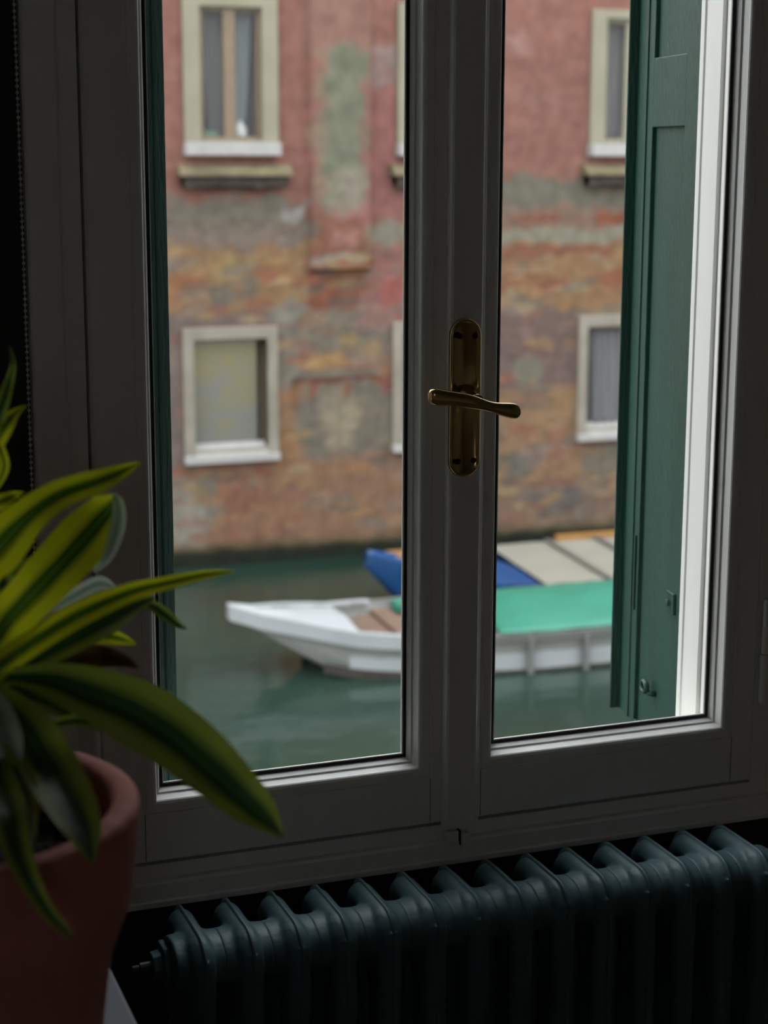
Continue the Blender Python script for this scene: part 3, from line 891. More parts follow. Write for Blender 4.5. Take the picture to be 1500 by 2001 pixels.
 (11.24,-2.43,0.31,0.05,(158,120,86),0.04,0.06,0.41,1),
 (7.66,-3.13,0.13,0.08,(140,126,116),0.04,0.06,0.65,1),
 (9.10,-3.20,0.14,0.06,(120,112,104),0.04,0.06,0.46,1),
 (6.04,-0.88,0.20,0.08,(168,150,116),0.04,0.06,0.53,1),
 (11.07,-1.00,0.19,0.07,(140,126,116),0.04,0.06,0.41,1),
 (8.07,-2.38,0.21,0.06,(168,150,116),0.04,0.06,0.57,1),
 (5.59,0.10,0.25,0.08,(118,118,112),0.04,0.06,0.56,1),
 (6.57,-0.01,0.13,0.05,(138,100,86),0.04,0.06,0.66,1),
 (9.68,-0.30,0.14,0.05,(166,138,98),0.04,0.06,0.41,1),
 (9.81,-2.43,0.21,0.08,(140,126,116),0.04,0.06,0.36,1),
 (6.12,-2.50,0.12,0.08,(158,120,86),0.04,0.06,0.39,1),
 (4.94,-3.35,0.13,0.08,(150,96,78),0.04,0.06,0.61,1),
 (8.87,-3.48,0.27,0.07,(104,98,92),0.04,0.06,0.48,1),
 (4.59,-2.90,0.11,0.06,(120,112,104),0.04,0.06,0.65,1),
 (7.68,0.05,0.12,0.08,(140,126,116),0.04,0.06,0.53,1),
 (8.04,-0.85,0.17,0.05,(166,138,98),0.04,0.06,0.50,1),
 (4.75,-2.89,0.08,0.08,(150,96,78),0.04,0.06,0.38,1),
 (5.31,-1.91,0.08,0.05,(166,138,98),0.04,0.06,0.52,1),
 (9.27,-0.43,0.25,0.08,(168,150,116),0.04,0.06,0.47,1),
 (5.67,-1.63,0.12,0.06,(118,118,112),0.04,0.06,0.46,1),
 (8.81,-3.25,0.21,0.04,(120,112,104),0.04,0.06,0.44,1),
 (10.30,-2.38,0.16,0.08,(118,118,112),0.04,0.06,0.63,1),
 (5.13,-0.51,0.14,0.04,(166,138,98),0.04,0.06,0.56,1),
 (7.99,-3.56,0.16,0.05,(166,138,98),0.04,0.06,0.52,1),
 (8.10,-2.01,0.14,0.05,(158,120,86),0.04,0.06,0.47,1),
 (8.46,-0.23,0.15,0.06,(104,98,92),0.04,0.06,0.64,1),
 (5.06,-0.47,0.13,0.08,(166,138,98),0.04,0.06,0.35,1),
 (9.12,-0.54,0.14,0.07,(118,118,112),0.04,0.06,0.64,1),
 (6.47,-1.13,0.20,0.04,(168,150,116),0.04,0.06,0.52,1),
 (4.99,-1.52,0.17,0.06,(140,126,116),0.04,0.06,0.63,1),
 (9.19,-1.42,0.13,0.04,(168,150,116),0.04,0.06,0.68,1),
 (6.32,-2.53,0.16,0.07,(168,150,116),0.04,0.06,0.46,1),
 (8.59,-0.69,0.19,0.04,(140,126,116),0.04,0.06,0.56,1),
 (9.00,-2.23,0.21,0.06,(150,96,78),0.04,0.06,0.57,1),
 (9.20,-3.43,0.14,0.05,(138,100,86),0.04,0.06,0.62,1),
 (8.75,0.26,0.20,0.05,(158,120,86),0.04,0.06,0.44,1),
 (10.13,-0.18,0.29,0.05,(150,96,78),0.04,0.06,0.67,1),
 (5.04,-2.80,0.11,0.07,(166,138,98),0.04,0.06,0.61,1),
 (9.89,-2.42,0.15,0.07,(118,118,112),0.04,0.06,0.61,1),
 (9.68,-3.09,0.30,0.05,(120,112,104),0.04,0.06,0.37,1),
 (4.95,-0.23,0.24,0.07,(140,126,116),0.04,0.06,0.60,1),
 (8.96,-3.04,0.11,0.05,(150,96,78),0.04,0.06,0.49,1),
 (8.48,-1.62,0.15,0.06,(168,150,116),0.04,0.06,0.64,1),
 (9.53,0.13,0.12,0.05,(120,112,104),0.04,0.06,0.48,1),
 (10.38,-3.53,0.24,0.06,(104,98,92),0.04,0.06,0.60,1),
 (10.87,-0.50,0.17,0.08,(120,112,104),0.04,0.06,0.36,1),
 (5.34,-0.74,0.20,0.05,(104,98,92),0.04,0.06,0.52,1),
 (4.87,-0.76,0.21,0.05,(150,96,78),0.04,0.06,0.70,1),
 (8.58,-1.06,0.09,0.07,(138,100,86),0.04,0.06,0.36,1),
 (9.77,-2.64,0.18,0.05,(140,126,116),0.04,0.06,0.56,1),
 (4.97,0.07,0.11,0.06,(166,138,98),0.04,0.06,0.41,1),
 (8.58,-2.04,0.21,0.07,(166,138,98),0.04,0.06,0.48,1),
 (6.04,-1.86,0.20,0.05,(140,126,116),0.04,0.06,0.43,1),
 (9.44,-1.85,0.17,0.07,(104,98,92),0.04,0.06,0.58,1),
 (8.28,-1.03,0.20,0.08,(166,138,98),0.04,0.06,0.54,1),
 (6.90,-2.98,0.12,0.06,(158,120,86),0.04,0.06,0.38,1),
 (8.64,-0.46,0.12,0.06,(150,96,78),0.04,0.06,0.56,1),
 (4.90,-2.69,0.24,0.04,(166,138,98),0.04,0.06,0.62,1),
 (8.50,-1.82,0.14,0.04,(138,100,86),0.04,0.06,0.66,1),
 (6.35,-2.09,0.22,0.06,(166,138,98),0.04,0.06,0.66,1),
 (6.40,-1.23,0.08,0.06,(118,118,112),0.04,0.06,0.38,1),
 (7.35,0.02,0.16,0.08,(140,126,116),0.04,0.06,0.42,1),
 (8.98,-0.47,0.12,0.07,(158,120,86),0.04,0.06,0.70,1),
 (4.71,0.35,0.13,0.06,(168,150,116),0.04,0.06,0.37,1),
 (7.94,-0.99,0.12,0.05,(104,98,92),0.04,0.06,0.37,1),
 (5.01,-0.15,0.25,0.07,(104,98,92),0.04,0.06,0.46,1),
 (6.74,-0.71,0.19,0.04,(158,120,86),0.04,0.06,0.56,1),
 (4.67,0.20,0.13,0.06,(140,126,116),0.04,0.06,0.56,1),
 (11.00,-0.35,0.17,0.06,(138,100,86),0.04,0.06,0.41,1),
 (8.09,-1.94,0.20,0.05,(138,100,86),0.04,0.06,0.68,1),
 (5.62,-0.24,0.25,0.07,(120,112,104),0.04,0.06,0.54,1),
 (8.58,-0.74,0.26,0.05,(158,120,86),0.04,0.06,0.65,1),
 (9.83,-1.02,0.26,0.05,(158,120,86),0.04,0.06,0.69,1),
 (4.86,-3.15,0.24,0.07,(150,96,78),0.04,0.06,0.43,1),
 (6.12,-3.34,0.16,0.05,(138,100,86),0.04,0.06,0.68,1),
 (6.77,0.16,0.12,0.06,(168,150,116),0.04,0.06,0.70,1),
 (7.36,-2.52,0.19,0.08,(118,118,112),0.04,0.06,0.53,1),
 (10.38,-0.26,0.16,0.05,(168,150,116),0.04,0.06,0.55,1),
 (7.73,-3.33,0.17,0.07,(168,150,116),0.04,0.06,0.41,1),
 (9.49,-0.08,0.11,0.05,(138,100,86),0.04,0.06,0.61,1),
 (9.60,-3.25,0.16,0.07,(168,150,116),0.04,0.06,0.66,1),
 (9.38,-2.88,0.16,0.06,(104,98,92),0.04,0.06,0.64,1),
 (9.23,-1.42,0.23,0.08,(150,96,78),0.04,0.06,0.67,1),
 (6.39,-0.92,0.09,0.08,(120,112,104),0.04,0.06,0.56,1),
 (9.67,-0.63,0.20,0.08,(138,100,86),0.04,0.06,0.50,1),
 (10.14,-0.22,0.27,0.04,(168,150,116),0.04,0.06,0.62,1),
 (7.59,-2.55,0.14,0.05,(118,118,112),0.04,0.06,0.40,1),
 (8.08,-3.41,0.27,0.08,(138,100,86),0.04,0.06,0.62,1),
 (9.85,-3.62,0.29,0.08,(118,118,112),0.04,0.06,0.57,1),
 (10.04,-3.54,0.30,0.05,(168,150,116),0.04,0.06,0.44,1),
 (8.60,-0.42,0.22,0.05,(166,138,98),0.04,0.06,0.51,1),
 (9.07,-1.96,0.12,0.04,(120,112,104),0.04,0.06,0.62,1),
 (5.54,-2.72,0.23,0.06,(140,126,116),0.04,0.06,0.63,1),
 (8.91,0.15,0.11,0.07,(120,112,104),0.04,0.06,0.43,1),
 (9.81,0.03,0.22,0.05,(166,138,98),0.04,0.06,0.65,1),
 (7.87,-0.42,0.27,0.06,(118,118,112),0.04,0.06,0.47,1),
 (8.29,-1.94,0.23,0.08,(118,118,112),0.04,0.06,0.58,1),
 (9.16,-2.14,0.15,0.05,(118,118,112),0.04,0.06,0.67,1),
 (4.93,-2.53,0.09,0.07,(166,138,98),0.04,0.06,0.52,1),
 (7.05,0.06,0.24,0.07,(158,120,86),0.04,0.06,0.65,1),
 (9.36,-2.99,0.24,0.06,(168,150,116),0.04,0.06,0.67,1),
 (5.29,-0.18,0.11,0.06,(104,98,92),0.04,0.06,0.52,1),
 (7.41,-3.35,0.17,0.08,(140,126,116),0.04,0.06,0.44,1),
 (4.66,-1.09,0.18,0.07,(140,126,116),0.04,0.06,0.62,1),
 (9.17,-0.18,0.19,0.05,(150,96,78),0.04,0.06,0.59,1),
 (8.82,-2.11,0.13,0.08,(104,98,92),0.04,0.06,0.61,1),
 (9.90,0.15,0.19,0.07,(104,98,92),0.04,0.06,0.35,1),
 (6.26,-0.40,0.22,0.04,(140,126,116),0.04,0.06,0.55,1),
 (6.27,-3.13,0.09,0.06,(150,96,78),0.04,0.06,0.61,1),
 (8.49,-2.53,0.28,0.07,(138,100,86),0.04,0.06,0.69,1),
 (5.61,-2.52,0.14,0.04,(120,112,104),0.04,0.06,0.42,1),
 (8.06,-3.38,0.15,0.07,(118,118,112),0.04,0.06,0.55,1),
 (7.33,-2.54,0.16,0.08,(158,120,86),0.04,0.06,0.63,1),
 (7.69,-0.68,0.11,0.07,(138,100,86),0.04,0.06,0.67,1),
 (10.72,-1.76,0.20,0.09,(158,120,86),0.04,0.06,0.44,1),
 (9.46,-0.10,0.15,0.04,(168,150,116),0.04,0.06,0.53,1),
 (5.70,-1.08,0.11,0.05,(120,112,104),0.04,0.06,0.49,1),
 (5.64,-1.40,0.20,0.05,(140,126,116),0.04,0.06,0.47,1),
 (5.88,-2.08,0.22,0.06,(104,98,92),0.04,0.06,0.42,1),
 (9.99,0.14,0.19,0.05,(166,138,98),0.04,0.06,0.39,1),
 (4.90,-2.35,0.16,0.06,(118,118,112),0.04,0.06,0.50,1),
 (7.12,0.22,0.22,0.05,(168,150,116),0.04,0.06,0.70,1),
 (9.64,-2.58,0.28,0.06,(118,118,112),0.04,0.06,0.48,1),
 (8.23,-2.80,0.13,0.06,(104,98,92),0.04,0.06,0.58,1),
 (5.55,-1.48,0.21,0.06,(140,126,116),0.04,0.06,0.57,1),
 (5.84,-2.54,0.16,0.05,(150,96,78),0.04,0.06,0.69,1),
 (10.70,0.15,0.12,0.06,(140,126,116),0.04,0.06,0.54,1),
 (10.78,-3.06,0.28,0.07,(140,126,116),0.04,0.06,0.54,1),
 (10.58,-3.40,0.19,0.08,(118,118,112),0.04,0.06,0.44,1),
 (6.23,-0.94,0.19,0.05,(140,126,116),0.04,0.06,0.55,1),
 (6.09,-0.04,0.17,0.06,(168,150,116),0.04,0.06,0.66,1),
 (5.37,-1.09,0.22,0.06,(138,100,86),0.04,0.06,0.55,1),
 (10.90,-2.46,0.20,0.05,(118,118,112),0.04,0.06,0.66,1),
 (8.98,0.02,0.22,0.07,(104,98,92),0.04,0.06,0.59,1),
 (9.13,-3.32,0.17,0.07,(104,98,92),0.04,0.06,0.47,1),
 (6.95,-2.93,0.15,0.05,(118,118,112),0.04,0.06,0.56,1),
 (11.31,-3.61,0.19,0.07,(168,150,116),0.04,0.06,0.53,1),
 (8.38,-1.25,0.26,0.08,(118,118,112),0.04,0.06,0.61,1),
 (10.47,-0.75,0.29,0.05,(158,120,86),0.04,0.06,0.58,1),
 (8.40,0.06,0.27,0.04,(118,118,112),0.04,0.06,0.49,1),
 (6.91,-3.30,0.10,0.06,(138,100,86),0.04,0.06,0.48,1),
 (9.32,-2.67,0.11,0.07,(158,120,86),0.04,0.06,0.54,1),
 (7.57,-1.37,0.20,0.06,(150,96,78),0.04,0.06,0.61,1),
 (6.60,-2.98,0.23,0.08,(140,126,116),0.04,0.06,0.51,1),
 (9.86,-2.56,0.26,0.05,(150,96,78),0.04,0.06,0.43,1),
 (11.27,-1.52,0.23,0.05,(166,138,98),0.04,0.06,0.46,1),
 (10.79,-2.97,0.22,0.06,(104,98,92),0.04,0.06,0.58,1),
 (10.61,-2.53,0.29,0.08,(158,120,86),0.04,0.06,0.36,1),
 (7.86,-0.83,0.17,0.07,(120,112,104),0.04,0.06,0.57,1),
 (8.53,-1.77,0.22,0.06,(166,138,98),0.04,0.06,0.40,1),
 (5.42,-3.38,0.10,0.06,(150,96,78),0.04,0.06,0.37,1),
 (10.36,-0.98,0.15,0.06,(158,120,86),0.04,0.06,0.53,1),
 (11.20,-2.16,0.30,0.07,(166,138,98),0.04,0.06,0.53,1),
 (8.02,-1.40,0.14,0.04,(104,98,92),0.04,0.06,0.48,1),
 (9.21,-2.26,0.10,0.07,(104,98,92),0.04,0.06,0.50,1),
 (8.95,-1.60,0.18,0.06,(138,100,86),0.04,0.06,0.46,1),
 (4.89,-0.42,0.19,0.05,(140,126,116),0.04,0.06,0.70,1),
 (8.51,-1.60,0.10,0.05,(168,150,116),0.04,0.06,0.43,1),
 (7.26,-1.08,0.25,0.07,(140,126,116),0.04,0.06,0.60,1),
 (8.32,-1.97,0.11,0.08,(158,120,86),0.04,0.06,0.61,1),
 (10.47,-1.34,0.12,0.08,(104,98,92),0.04,0.06,0.70,1),
 (9.47,-0.38,0.11,0.05,(140,126,116),0.04,0.06,0.42,1),
 (5.07,-2.88,0.21,0.07,(158,120,86),0.04,0.06,0.50,1),
 (11.25,-3.24,0.21,0.09,(120,112,104),0.04,0.06,0.37,1),
 (9.76,-1.63,0.28,0.06,(118,118,112),0.04,0.06,0.69,1),
 (6.30,-2.77,0.13,0.06,(138,100,86),0.04,0.06,0.46,1),
 (5.49,-1.01,0.12,0.05,(138,100,86),0.04,0.06,0.36,1),
 (5.53,-2.02,0.18,0.06,(118,118,112),0.04,0.06,0.51,1),
 (9.69,-1.78,0.10,0.07,(120,112,104),0.04,0.06,0.62,1),
 (10.09,-3.72,0.11,0.06,(150,96,78),0.04,0.06,0.67,1),
 (5.30,-2.62,0.13,0.04,(150,96,78),0.04,0.06,0.69,1),
 (9.53,-0.54,0.24,0.07,(140,126,116),0.04,0.06,0.68,1),
 (4.74,-1.02,0.12,0.07,(140,126,116),0.04,0.06,0.40,1),
 (9.94,-0.34,0.12,0.08,(120,112,104),0.04,0.06,0.38,1),
 (7.10,-2.57,0.14,0.05,(158,120,86),0.04,0.06,0.65,1),
 (8.27,-3.16,0.19,0.07,(166,138,98),0.04,0.06,0.64,1),
 (7.89,-2.64,0.23,0.06,(140,126,116),0.04,0.06,0.68,1),
 (7.35,-0.96,0.17,0.07,(166,138,98),0.04,0.06,0.62,1),
 (5.37,-2.75,0.18,0.05,(150,96,78),0.04,0.06,0.56,1),
 (7.27,-0.78,0.18,0.08,(120,112,104),0.04,0.06,0.48,1),
 (5.50,-0.39,0.18,0.07,(158,120,86),0.04,0.06,0.40,1),
 (8.53,-2.60,0.13,0.08,(166,138,98),0.04,0.06,0.39,1),
 (7.84,-3.13,0.17,0.07,(150,96,78),0.04,0.06,0.42,1),
 (6.48,-0.04,0.23,0.05,(150,96,78),0.04,0.06,0.59,1),
 (8.21,-1.48,0.20,0.07,(168,150,116),0.04,0.06,0.43,1),
 (5.68,-3.43,0.21,0.07,(138,100,86),0.04,0.06,0.53,1),
 (9.43,-3.48,0.15,0.08,(138,100,86),0.04,0.06,0.55,1),
 (5.29,-2.57,0.24,0.05,(104,98,92),0.04,0.06,0.67,1),
 (9.78,-1.81,0.29,0.08,(104,98,92),0.04,0.06,0.58,1),
 (9.80,-3.23,0.20,0.05,(150,96,78),0.04,0.06,0.52,1),
 (9.67,-3.51,0.12,0.05,(158,120,86),0.04,0.06,0.49,1),
 (7.00,-2.54,0.27,0.05,(158,120,86),0.04,0.06,0.37,1),
 (4.60,-2.56,0.22,0.06,(168,150,116),0.04,0.06,0.41,1),
 (8.22,-0.34,0.23,0.06,(150,96,78),0.04,0.06,0.59,1),
 (9.73,-1.71,0.23,0.08,(138,100,86),0.04,0.06,0.53,1),
 (9.62,-2.20,0.25,0.06,(150,96,78),0.04,0.06,0.58,1),
 (5.22,-1.30,0.14,0.08,(118,118,112),0.04,0.06,0.37,1),
 (7.51,0.28,0.25,0.07,(104,98,92),0.04,0.06,0.50,1),
 (9.60,-0.50,0.23,0.08,(168,150,116),0.04,0.06,0.54,1),
 (8.59,-3.63,0.25,0.08,(104,98,92),0.04,0.06,0.40,1),
 (10.06,-3.18,0.22,0.06,(166,138,98),0.04,0.06,0.63,1),
 (8.75,-1.70,0.19,0.05,(104,98,92),0.04,0.06,0.51,1),
 (5.83,-2.34,0.23,0.05,(120,112,104),0.04,0.06,0.39,1),
 (7.95,-3.03,0.15,0.05,(120,112,104),0.04,0.06,0.56,1),
 (8.71,-3.32,0.27,0.07,(120,112,104),0.04,0.06,0.53,1),
 (9.11,-0.66,0.14,0.08,(150,96,78),0.04,0.06,0.62,1),
 (10.99,-1.70,0.19,0.07,(138,100,86),0.04,0.06,0.44,1),
 (8.71,-0.52,0.14,0.05,(118,118,112),0.04,0.06,0.38,1),
 (8.60,-2.92,0.10,0.05,(150,96,78),0.04,0.06,0.60,1),
 (6.42,-0.99,0.12,0.08,(150,96,78),0.04,0.06,0.52,1),
 (7.35,-3.33,0.27,0.07,(118,118,112),0.04,0.06,0.44,1),
 (10.84,0.04,0.12,0.08,(168,150,116),0.04,0.06,0.65,1),
 (10.01,-2.83,0.10,0.05,(120,112,104),0.04,0.06,0.42,1),
 (5.80,-1.81,0.17,0.07,(166,138,98),0.04,0.06,0.46,1),
 (7.15,-1.25,0.21,0.06,(104,98,92),0.04,0.06,0.37,1),
 (6.41,-2.54,0.11,0.07,(168,150,116),0.04,0.06,0.52,1),
 (7.91,-3.12,0.18,0.06,(168,150,116),0.04,0.06,0.53,1),
 (5.88,0.05,0.20,0.07,(150,96,78),0.04,0.06,0.62,1),
 (10.33,-0.23,0.17,0.08,(118,118,112),0.04,0.06,0.53,1),
 (8.90,-2.66,0.22,0.05,(140,126,116),0.04,0.06,0.44,1),
 (5.12,-1.51,0.18,0.06,(150,96,78),0.04,0.06,0.55,1),
 (9.94,-0.29,0.13,0.05,(150,96,78),0.04,0.06,0.56,1),
 (5.54,-0.09,0.22,0.04,(120,112,104),0.04,0.06,0.62,1),
 (10.20,-2.47,0.10,0.06,(140,126,116),0.04,0.06,0.68,1),
 (6.92,-0.12,0.26,0.07,(166,138,98),0.04,0.06,0.40,1),
 (9.74,-0.96,0.21,0.07,(166,138,98),0.04,0.06,0.60,1),
 (10.69,-1.89,0.24,0.07,(138,100,86),0.04,0.06,0.44,1),
 (5.71,-0.55,0.18,0.06,(168,150,116),0.04,0.06,0.52,1),
 (8.36,-1.32,0.17,0.04,(168,150,116),0.04,0.06,0.64,1),
 (8.10,-1.02,0.28,0.06,(150,96,78),0.04,0.06,0.41,1),
 (5.55,-2.69,0.08,0.08,(150,96,78),0.04,0.06,0.60,1),
 (5.40,-2.35,0.22,0.05,(104,98,92),0.04,0.06,0.51,1),
 (8.26,-3.36,0.21,0.07,(166,138,98),0.04,0.06,0.50,1),
 (5.76,-0.45,0.14,0.05,(150,96,78),0.04,0.06,0.55,1),
 (10.76,-0.66,0.16,0.07,(118,118,112),0.04,0.06,0.61,1),
 (8.76,-0.95,0.26,0.08,(166,138,98),0.04,0.06,0.54,1),
 (9.99,-3.70,0.17,0.06,(168,150,116),0.04,0.06,0.68,1),
 (8.16,-2.61,0.10,0.08,(118,118,112),0.04,0.06,0.69,1),
 (7.18,-3.54,0.14,0.06,(150,96,78),0.04,0.06,0.46,1),
 (8.65,-0.08,0.12,0.07,(158,120,86),0.04,0.06,0.56,1),
 (4.67,-2.47,0.23,0.05,(150,96,78),0.04,0.06,0.58,1),
 (6.07,0.17,0.23,0.04,(166,138,98),0.04,0.06,0.40,1),
 (11.17,-2.87,0.24,0.07,(168,150,116),0.04,0.06,0.50,1),
 (8.17,-0.93,0.12,0.05,(140,126,116),0.04,0.06,0.63,1),
 (4.97,-2.49,0.18,0.05,(158,120,86),0.04,0.06,0.68,1),
 (4.90,-2.52,0.16,0.05,(138,100,86),0.04,0.06,0.69,1),
 (8.88,-2.37,0.14,0.06,(140,126,116),0.04,0.06,0.41,1),
 (10.10,-1.84,0.17,0.07,(158,120,86),0.04,0.06,0.43,1),
 (8.63,-1.62,0.27,0.07,(168,150,116),0.04,0.06,0.66,1),
 (8.26,-3.53,0.19,0.06,(166,138,98),0.04,0.06,0.51,1),
 (6.58,-0.14,0.15,0.07,(104,98,92),0.04,0.06,0.61,1),
 (7.47,-2.49,0.15,0.05,(104,98,92),0.04,0.06,0.68,1),
 (6.36,-2.25,0.13,0.04,(158,120,86),0.04,0.06,0.39,1),
 (10.42,-1.87,0.12,0.06,(168,150,116),0.04,0.06,0.64,1),
 (9.15,-2.66,0.14,0.07,(120,112,104),0.04,0.06,0.46,1),
 (9.27,-0.42,0.10,0.05,(150,96,78),0.04,0.06,0.48,1),
 (8.38,-0.74,0.10,0.05,(118,118,112),0.04,0.06,0.50,1),
 (6.30,-1.10,0.16,0.07,(150,96,78),0.04,0.06,0.62,1),
 (10.40,-0.09,0.17,0.08,(166,138,98),0.04,0.06,0.41,1),
 (7.75,-1.29,0.18,0.06,(158,120,86),0.04,0.06,0.36,1),
 (7.97,-2.38,0.15,0.07,(150,96,78),0.04,0.06,0.54,1),
 (9.78,-2.52,0.28,0.09,(140,126,116),0.04,0.06,0.68,1),
 (8.32,0.25,0.23,0.04,(140,126,116),0.04,0.06,0.47,1),
 (9.97,3.29,0.13,0.14,(150,112,100),0.10,0.07,0.22,1),
 (4.91,2.02,0.20,0.19,(150,112,100),0.10,0.07,0.35,1),
 (7.32,3.44,0.22,0.25,(150,112,100),0.10,0.07,0.42,1),
 (9.92,3.46,0.15,0.19,(140,98,88),0.10,0.07,0.44,1),
 (7.17,3.33,0.21,0.23,(140,98,88),0.10,0.07,0.21,1),
 (10.51,1.80,0.14,0.22,(150,112,100),0.10,0.07,0.39,1),
 (10.66,2.32,0.13,0.22,(150,112,100),0.10,0.07,0.48,1),
 (6.42,3.13,0.18,0.14,(160,118,108),0.10,0.07,0.36,1),
 (8.68,2.63,0.25,0.21,(160,118,108),0.10,0.07,0.27,1),
 (8.22,1.73,0.13,0.08,(160,118,108),0.10,0.07,0.29,1),
 (10.66,3.20,0.25,0.22,(160,118,108),0.10,0.07,0.38,1),
 (8.40,2.85,0.12,0.17,(160,118,108),0.10,0.07,0.38,1),
 (9.45,1.89,0.23,0.14,(160,118,108),0.10,0.07,0.24,1),
 (6.33,1.53,0.12,0.17,(160,118,108),0.10,0.07,0.30,1),
 (5.16,1.97,0.23,0.23,(140,98,88),0.10,0.07,0.39,1),
 (5.07,1.48,0.21,0.14,(160,118,108),0.10,0.07,0.21,1),
 (6.27,1.60,0.17,0.10,(140,98,88),0.10,0.07,0.33,1),
 (6.34,2.27,0.25,0.18,(140,98,88),0.10,0.07,0.27,1),
 (10.68,1.27,0.20,0.13,(150,112,100),0.10,0.07,0.35,1),
 (5.46,2.98,0.10,0.08,(150,112,100),0.10,0.07,0.23,1),
 (6.50,2.17,0.18,0.13,(160,118,108),0.10,0.07,0.27,1),
 (6.23,2.50,0.22,0.14,(140,98,88),0.10,0.07,0.31,1),
 (9.55,3.61,0.16,0.18,(160,118,108),0.10,0.07,0.36,1),
 (7.53,1.27,0.23,0.16,(140,98,88),0.10,0.07,0.30,1),
 (10.53,1.40,0.30,0.14,(160,118,108),0.10,0.07,0.28,1),
 (7.62,2.48,0.13,0.20,(160,118,108),0.10,0.07,0.40,1),
 (5.27,1.76,0.14,0.16,(150,112,100),0.10,0.07,0.40,1),
 (10.69,1.46,0.22,0.12,(150,112,100),0.10,0.07,0.22,1),
 (9.58,3.14,0.17,0.20,(160,118,108),0.10,0.07,0.39,1),
 (7.78,2.22,0.21,0.12,(140,98,88),0.10,0.07,0.20,1),
 (9.06,3.40,0.29,0.13,(160,118,108),0.10,0.07,0.30,1),
 (10.72,1.28,0.14,0.26,(150,112,100),0.10,0.07,0.46,1),
 (5.30,3.26,0.21,0.14,(160,118,108),0.10,0.07,0.32,1),
 (5.46,1.85,0.16,0.22,(150,112,100),0.10,0.07,0.25,1),
 (9.29,1.72,0.16,0.23,(160,118,108),0.10,0.07,0.23,1),
 (10.78,2.02,0.13,0.24,(140,98,88),0.10,0.07,0.42,1),
 (10.84,1.20,0.18,0.17,(140,98,88),0.10,0.07,0.36,1),
 (5.09,1.28,0.16,0.10,(140,98,88),0.10,0.07,0.20,1),
 (8.65,3.49,0.21,0.20,(140,98,88),0.10,0.07,0.48,1),
 (8.55,2.44,0.18,0.16,(140,98,88),0.10,0.07,0.39,1),
 (5.48,1.55,0.27,0.23,(150,112,100),0.10,0.07,0.47,1),
 (7.49,2.65,0.21,0.20,(150,112,100),0.10,0.07,0.30,1),
 (8.54,2.26,0.13,0.17,(140,98,88),0.10,0.07,0.22,1),
 (6.04,2.51,0.11,0.09,(150,112,100),0.10,0.07,0.42,1),
 (9.31,1.65,0.30,0.27,(140,98,88),0.10,0.07,0.48,1),
 (10.32,1.30,0.21,0.12,(150,112,100),0.10,0.07,0.49,1),
 (7.29,3.30,0.16,0.12,(160,118,108),0.10,0.07,0.23,1),
 (9.28,2.39,0.24,0.18,(160,118,108),0.10,0.07,0.46,1),
 (10.04,3.13,0.15,0.20,(160,118,108),0.10,0.07,0.40,1),
 (7.28,1.84,0.19,0.26,(140,98,88),0.10,0.07,0.46,1),
 (7.87,1.42,0.19,0.10,(140,98,88),0.10,0.07,0.33,1),
 (5.42,2.12,0.17,0.08,(140,98,88),0.10,0.07,0.24,1),
 (9.73,1.58,0.30,0.13,(140,98,88),0.10,0.07,0.29,1),
 (4.79,2.56,0.15,0.13,(160,118,108),0.10,0.07,0.50,1),
 (5.50,2.93,0.17,0.15,(150,112,100),0.10,0.07,0.27,1),
 (10.78,3.60,0.21,0.18,(150,112,100),0.10,0.07,0.26,1),
 (9.86,3.62,0.30,0.11,(160,118,108),0.10,0.07,0.46,1),
 (5.51,1.58,0.26,0.15,(140,98,88),0.10,0.07,0.30,1),
 (5.15,2.40,0.17,0.20,(150,112,100),0.10,0.07,0.40,1),
 (10.77,1.78,0.31,0.17,(140,98,88),0.10,0.07,0.48,1),
]



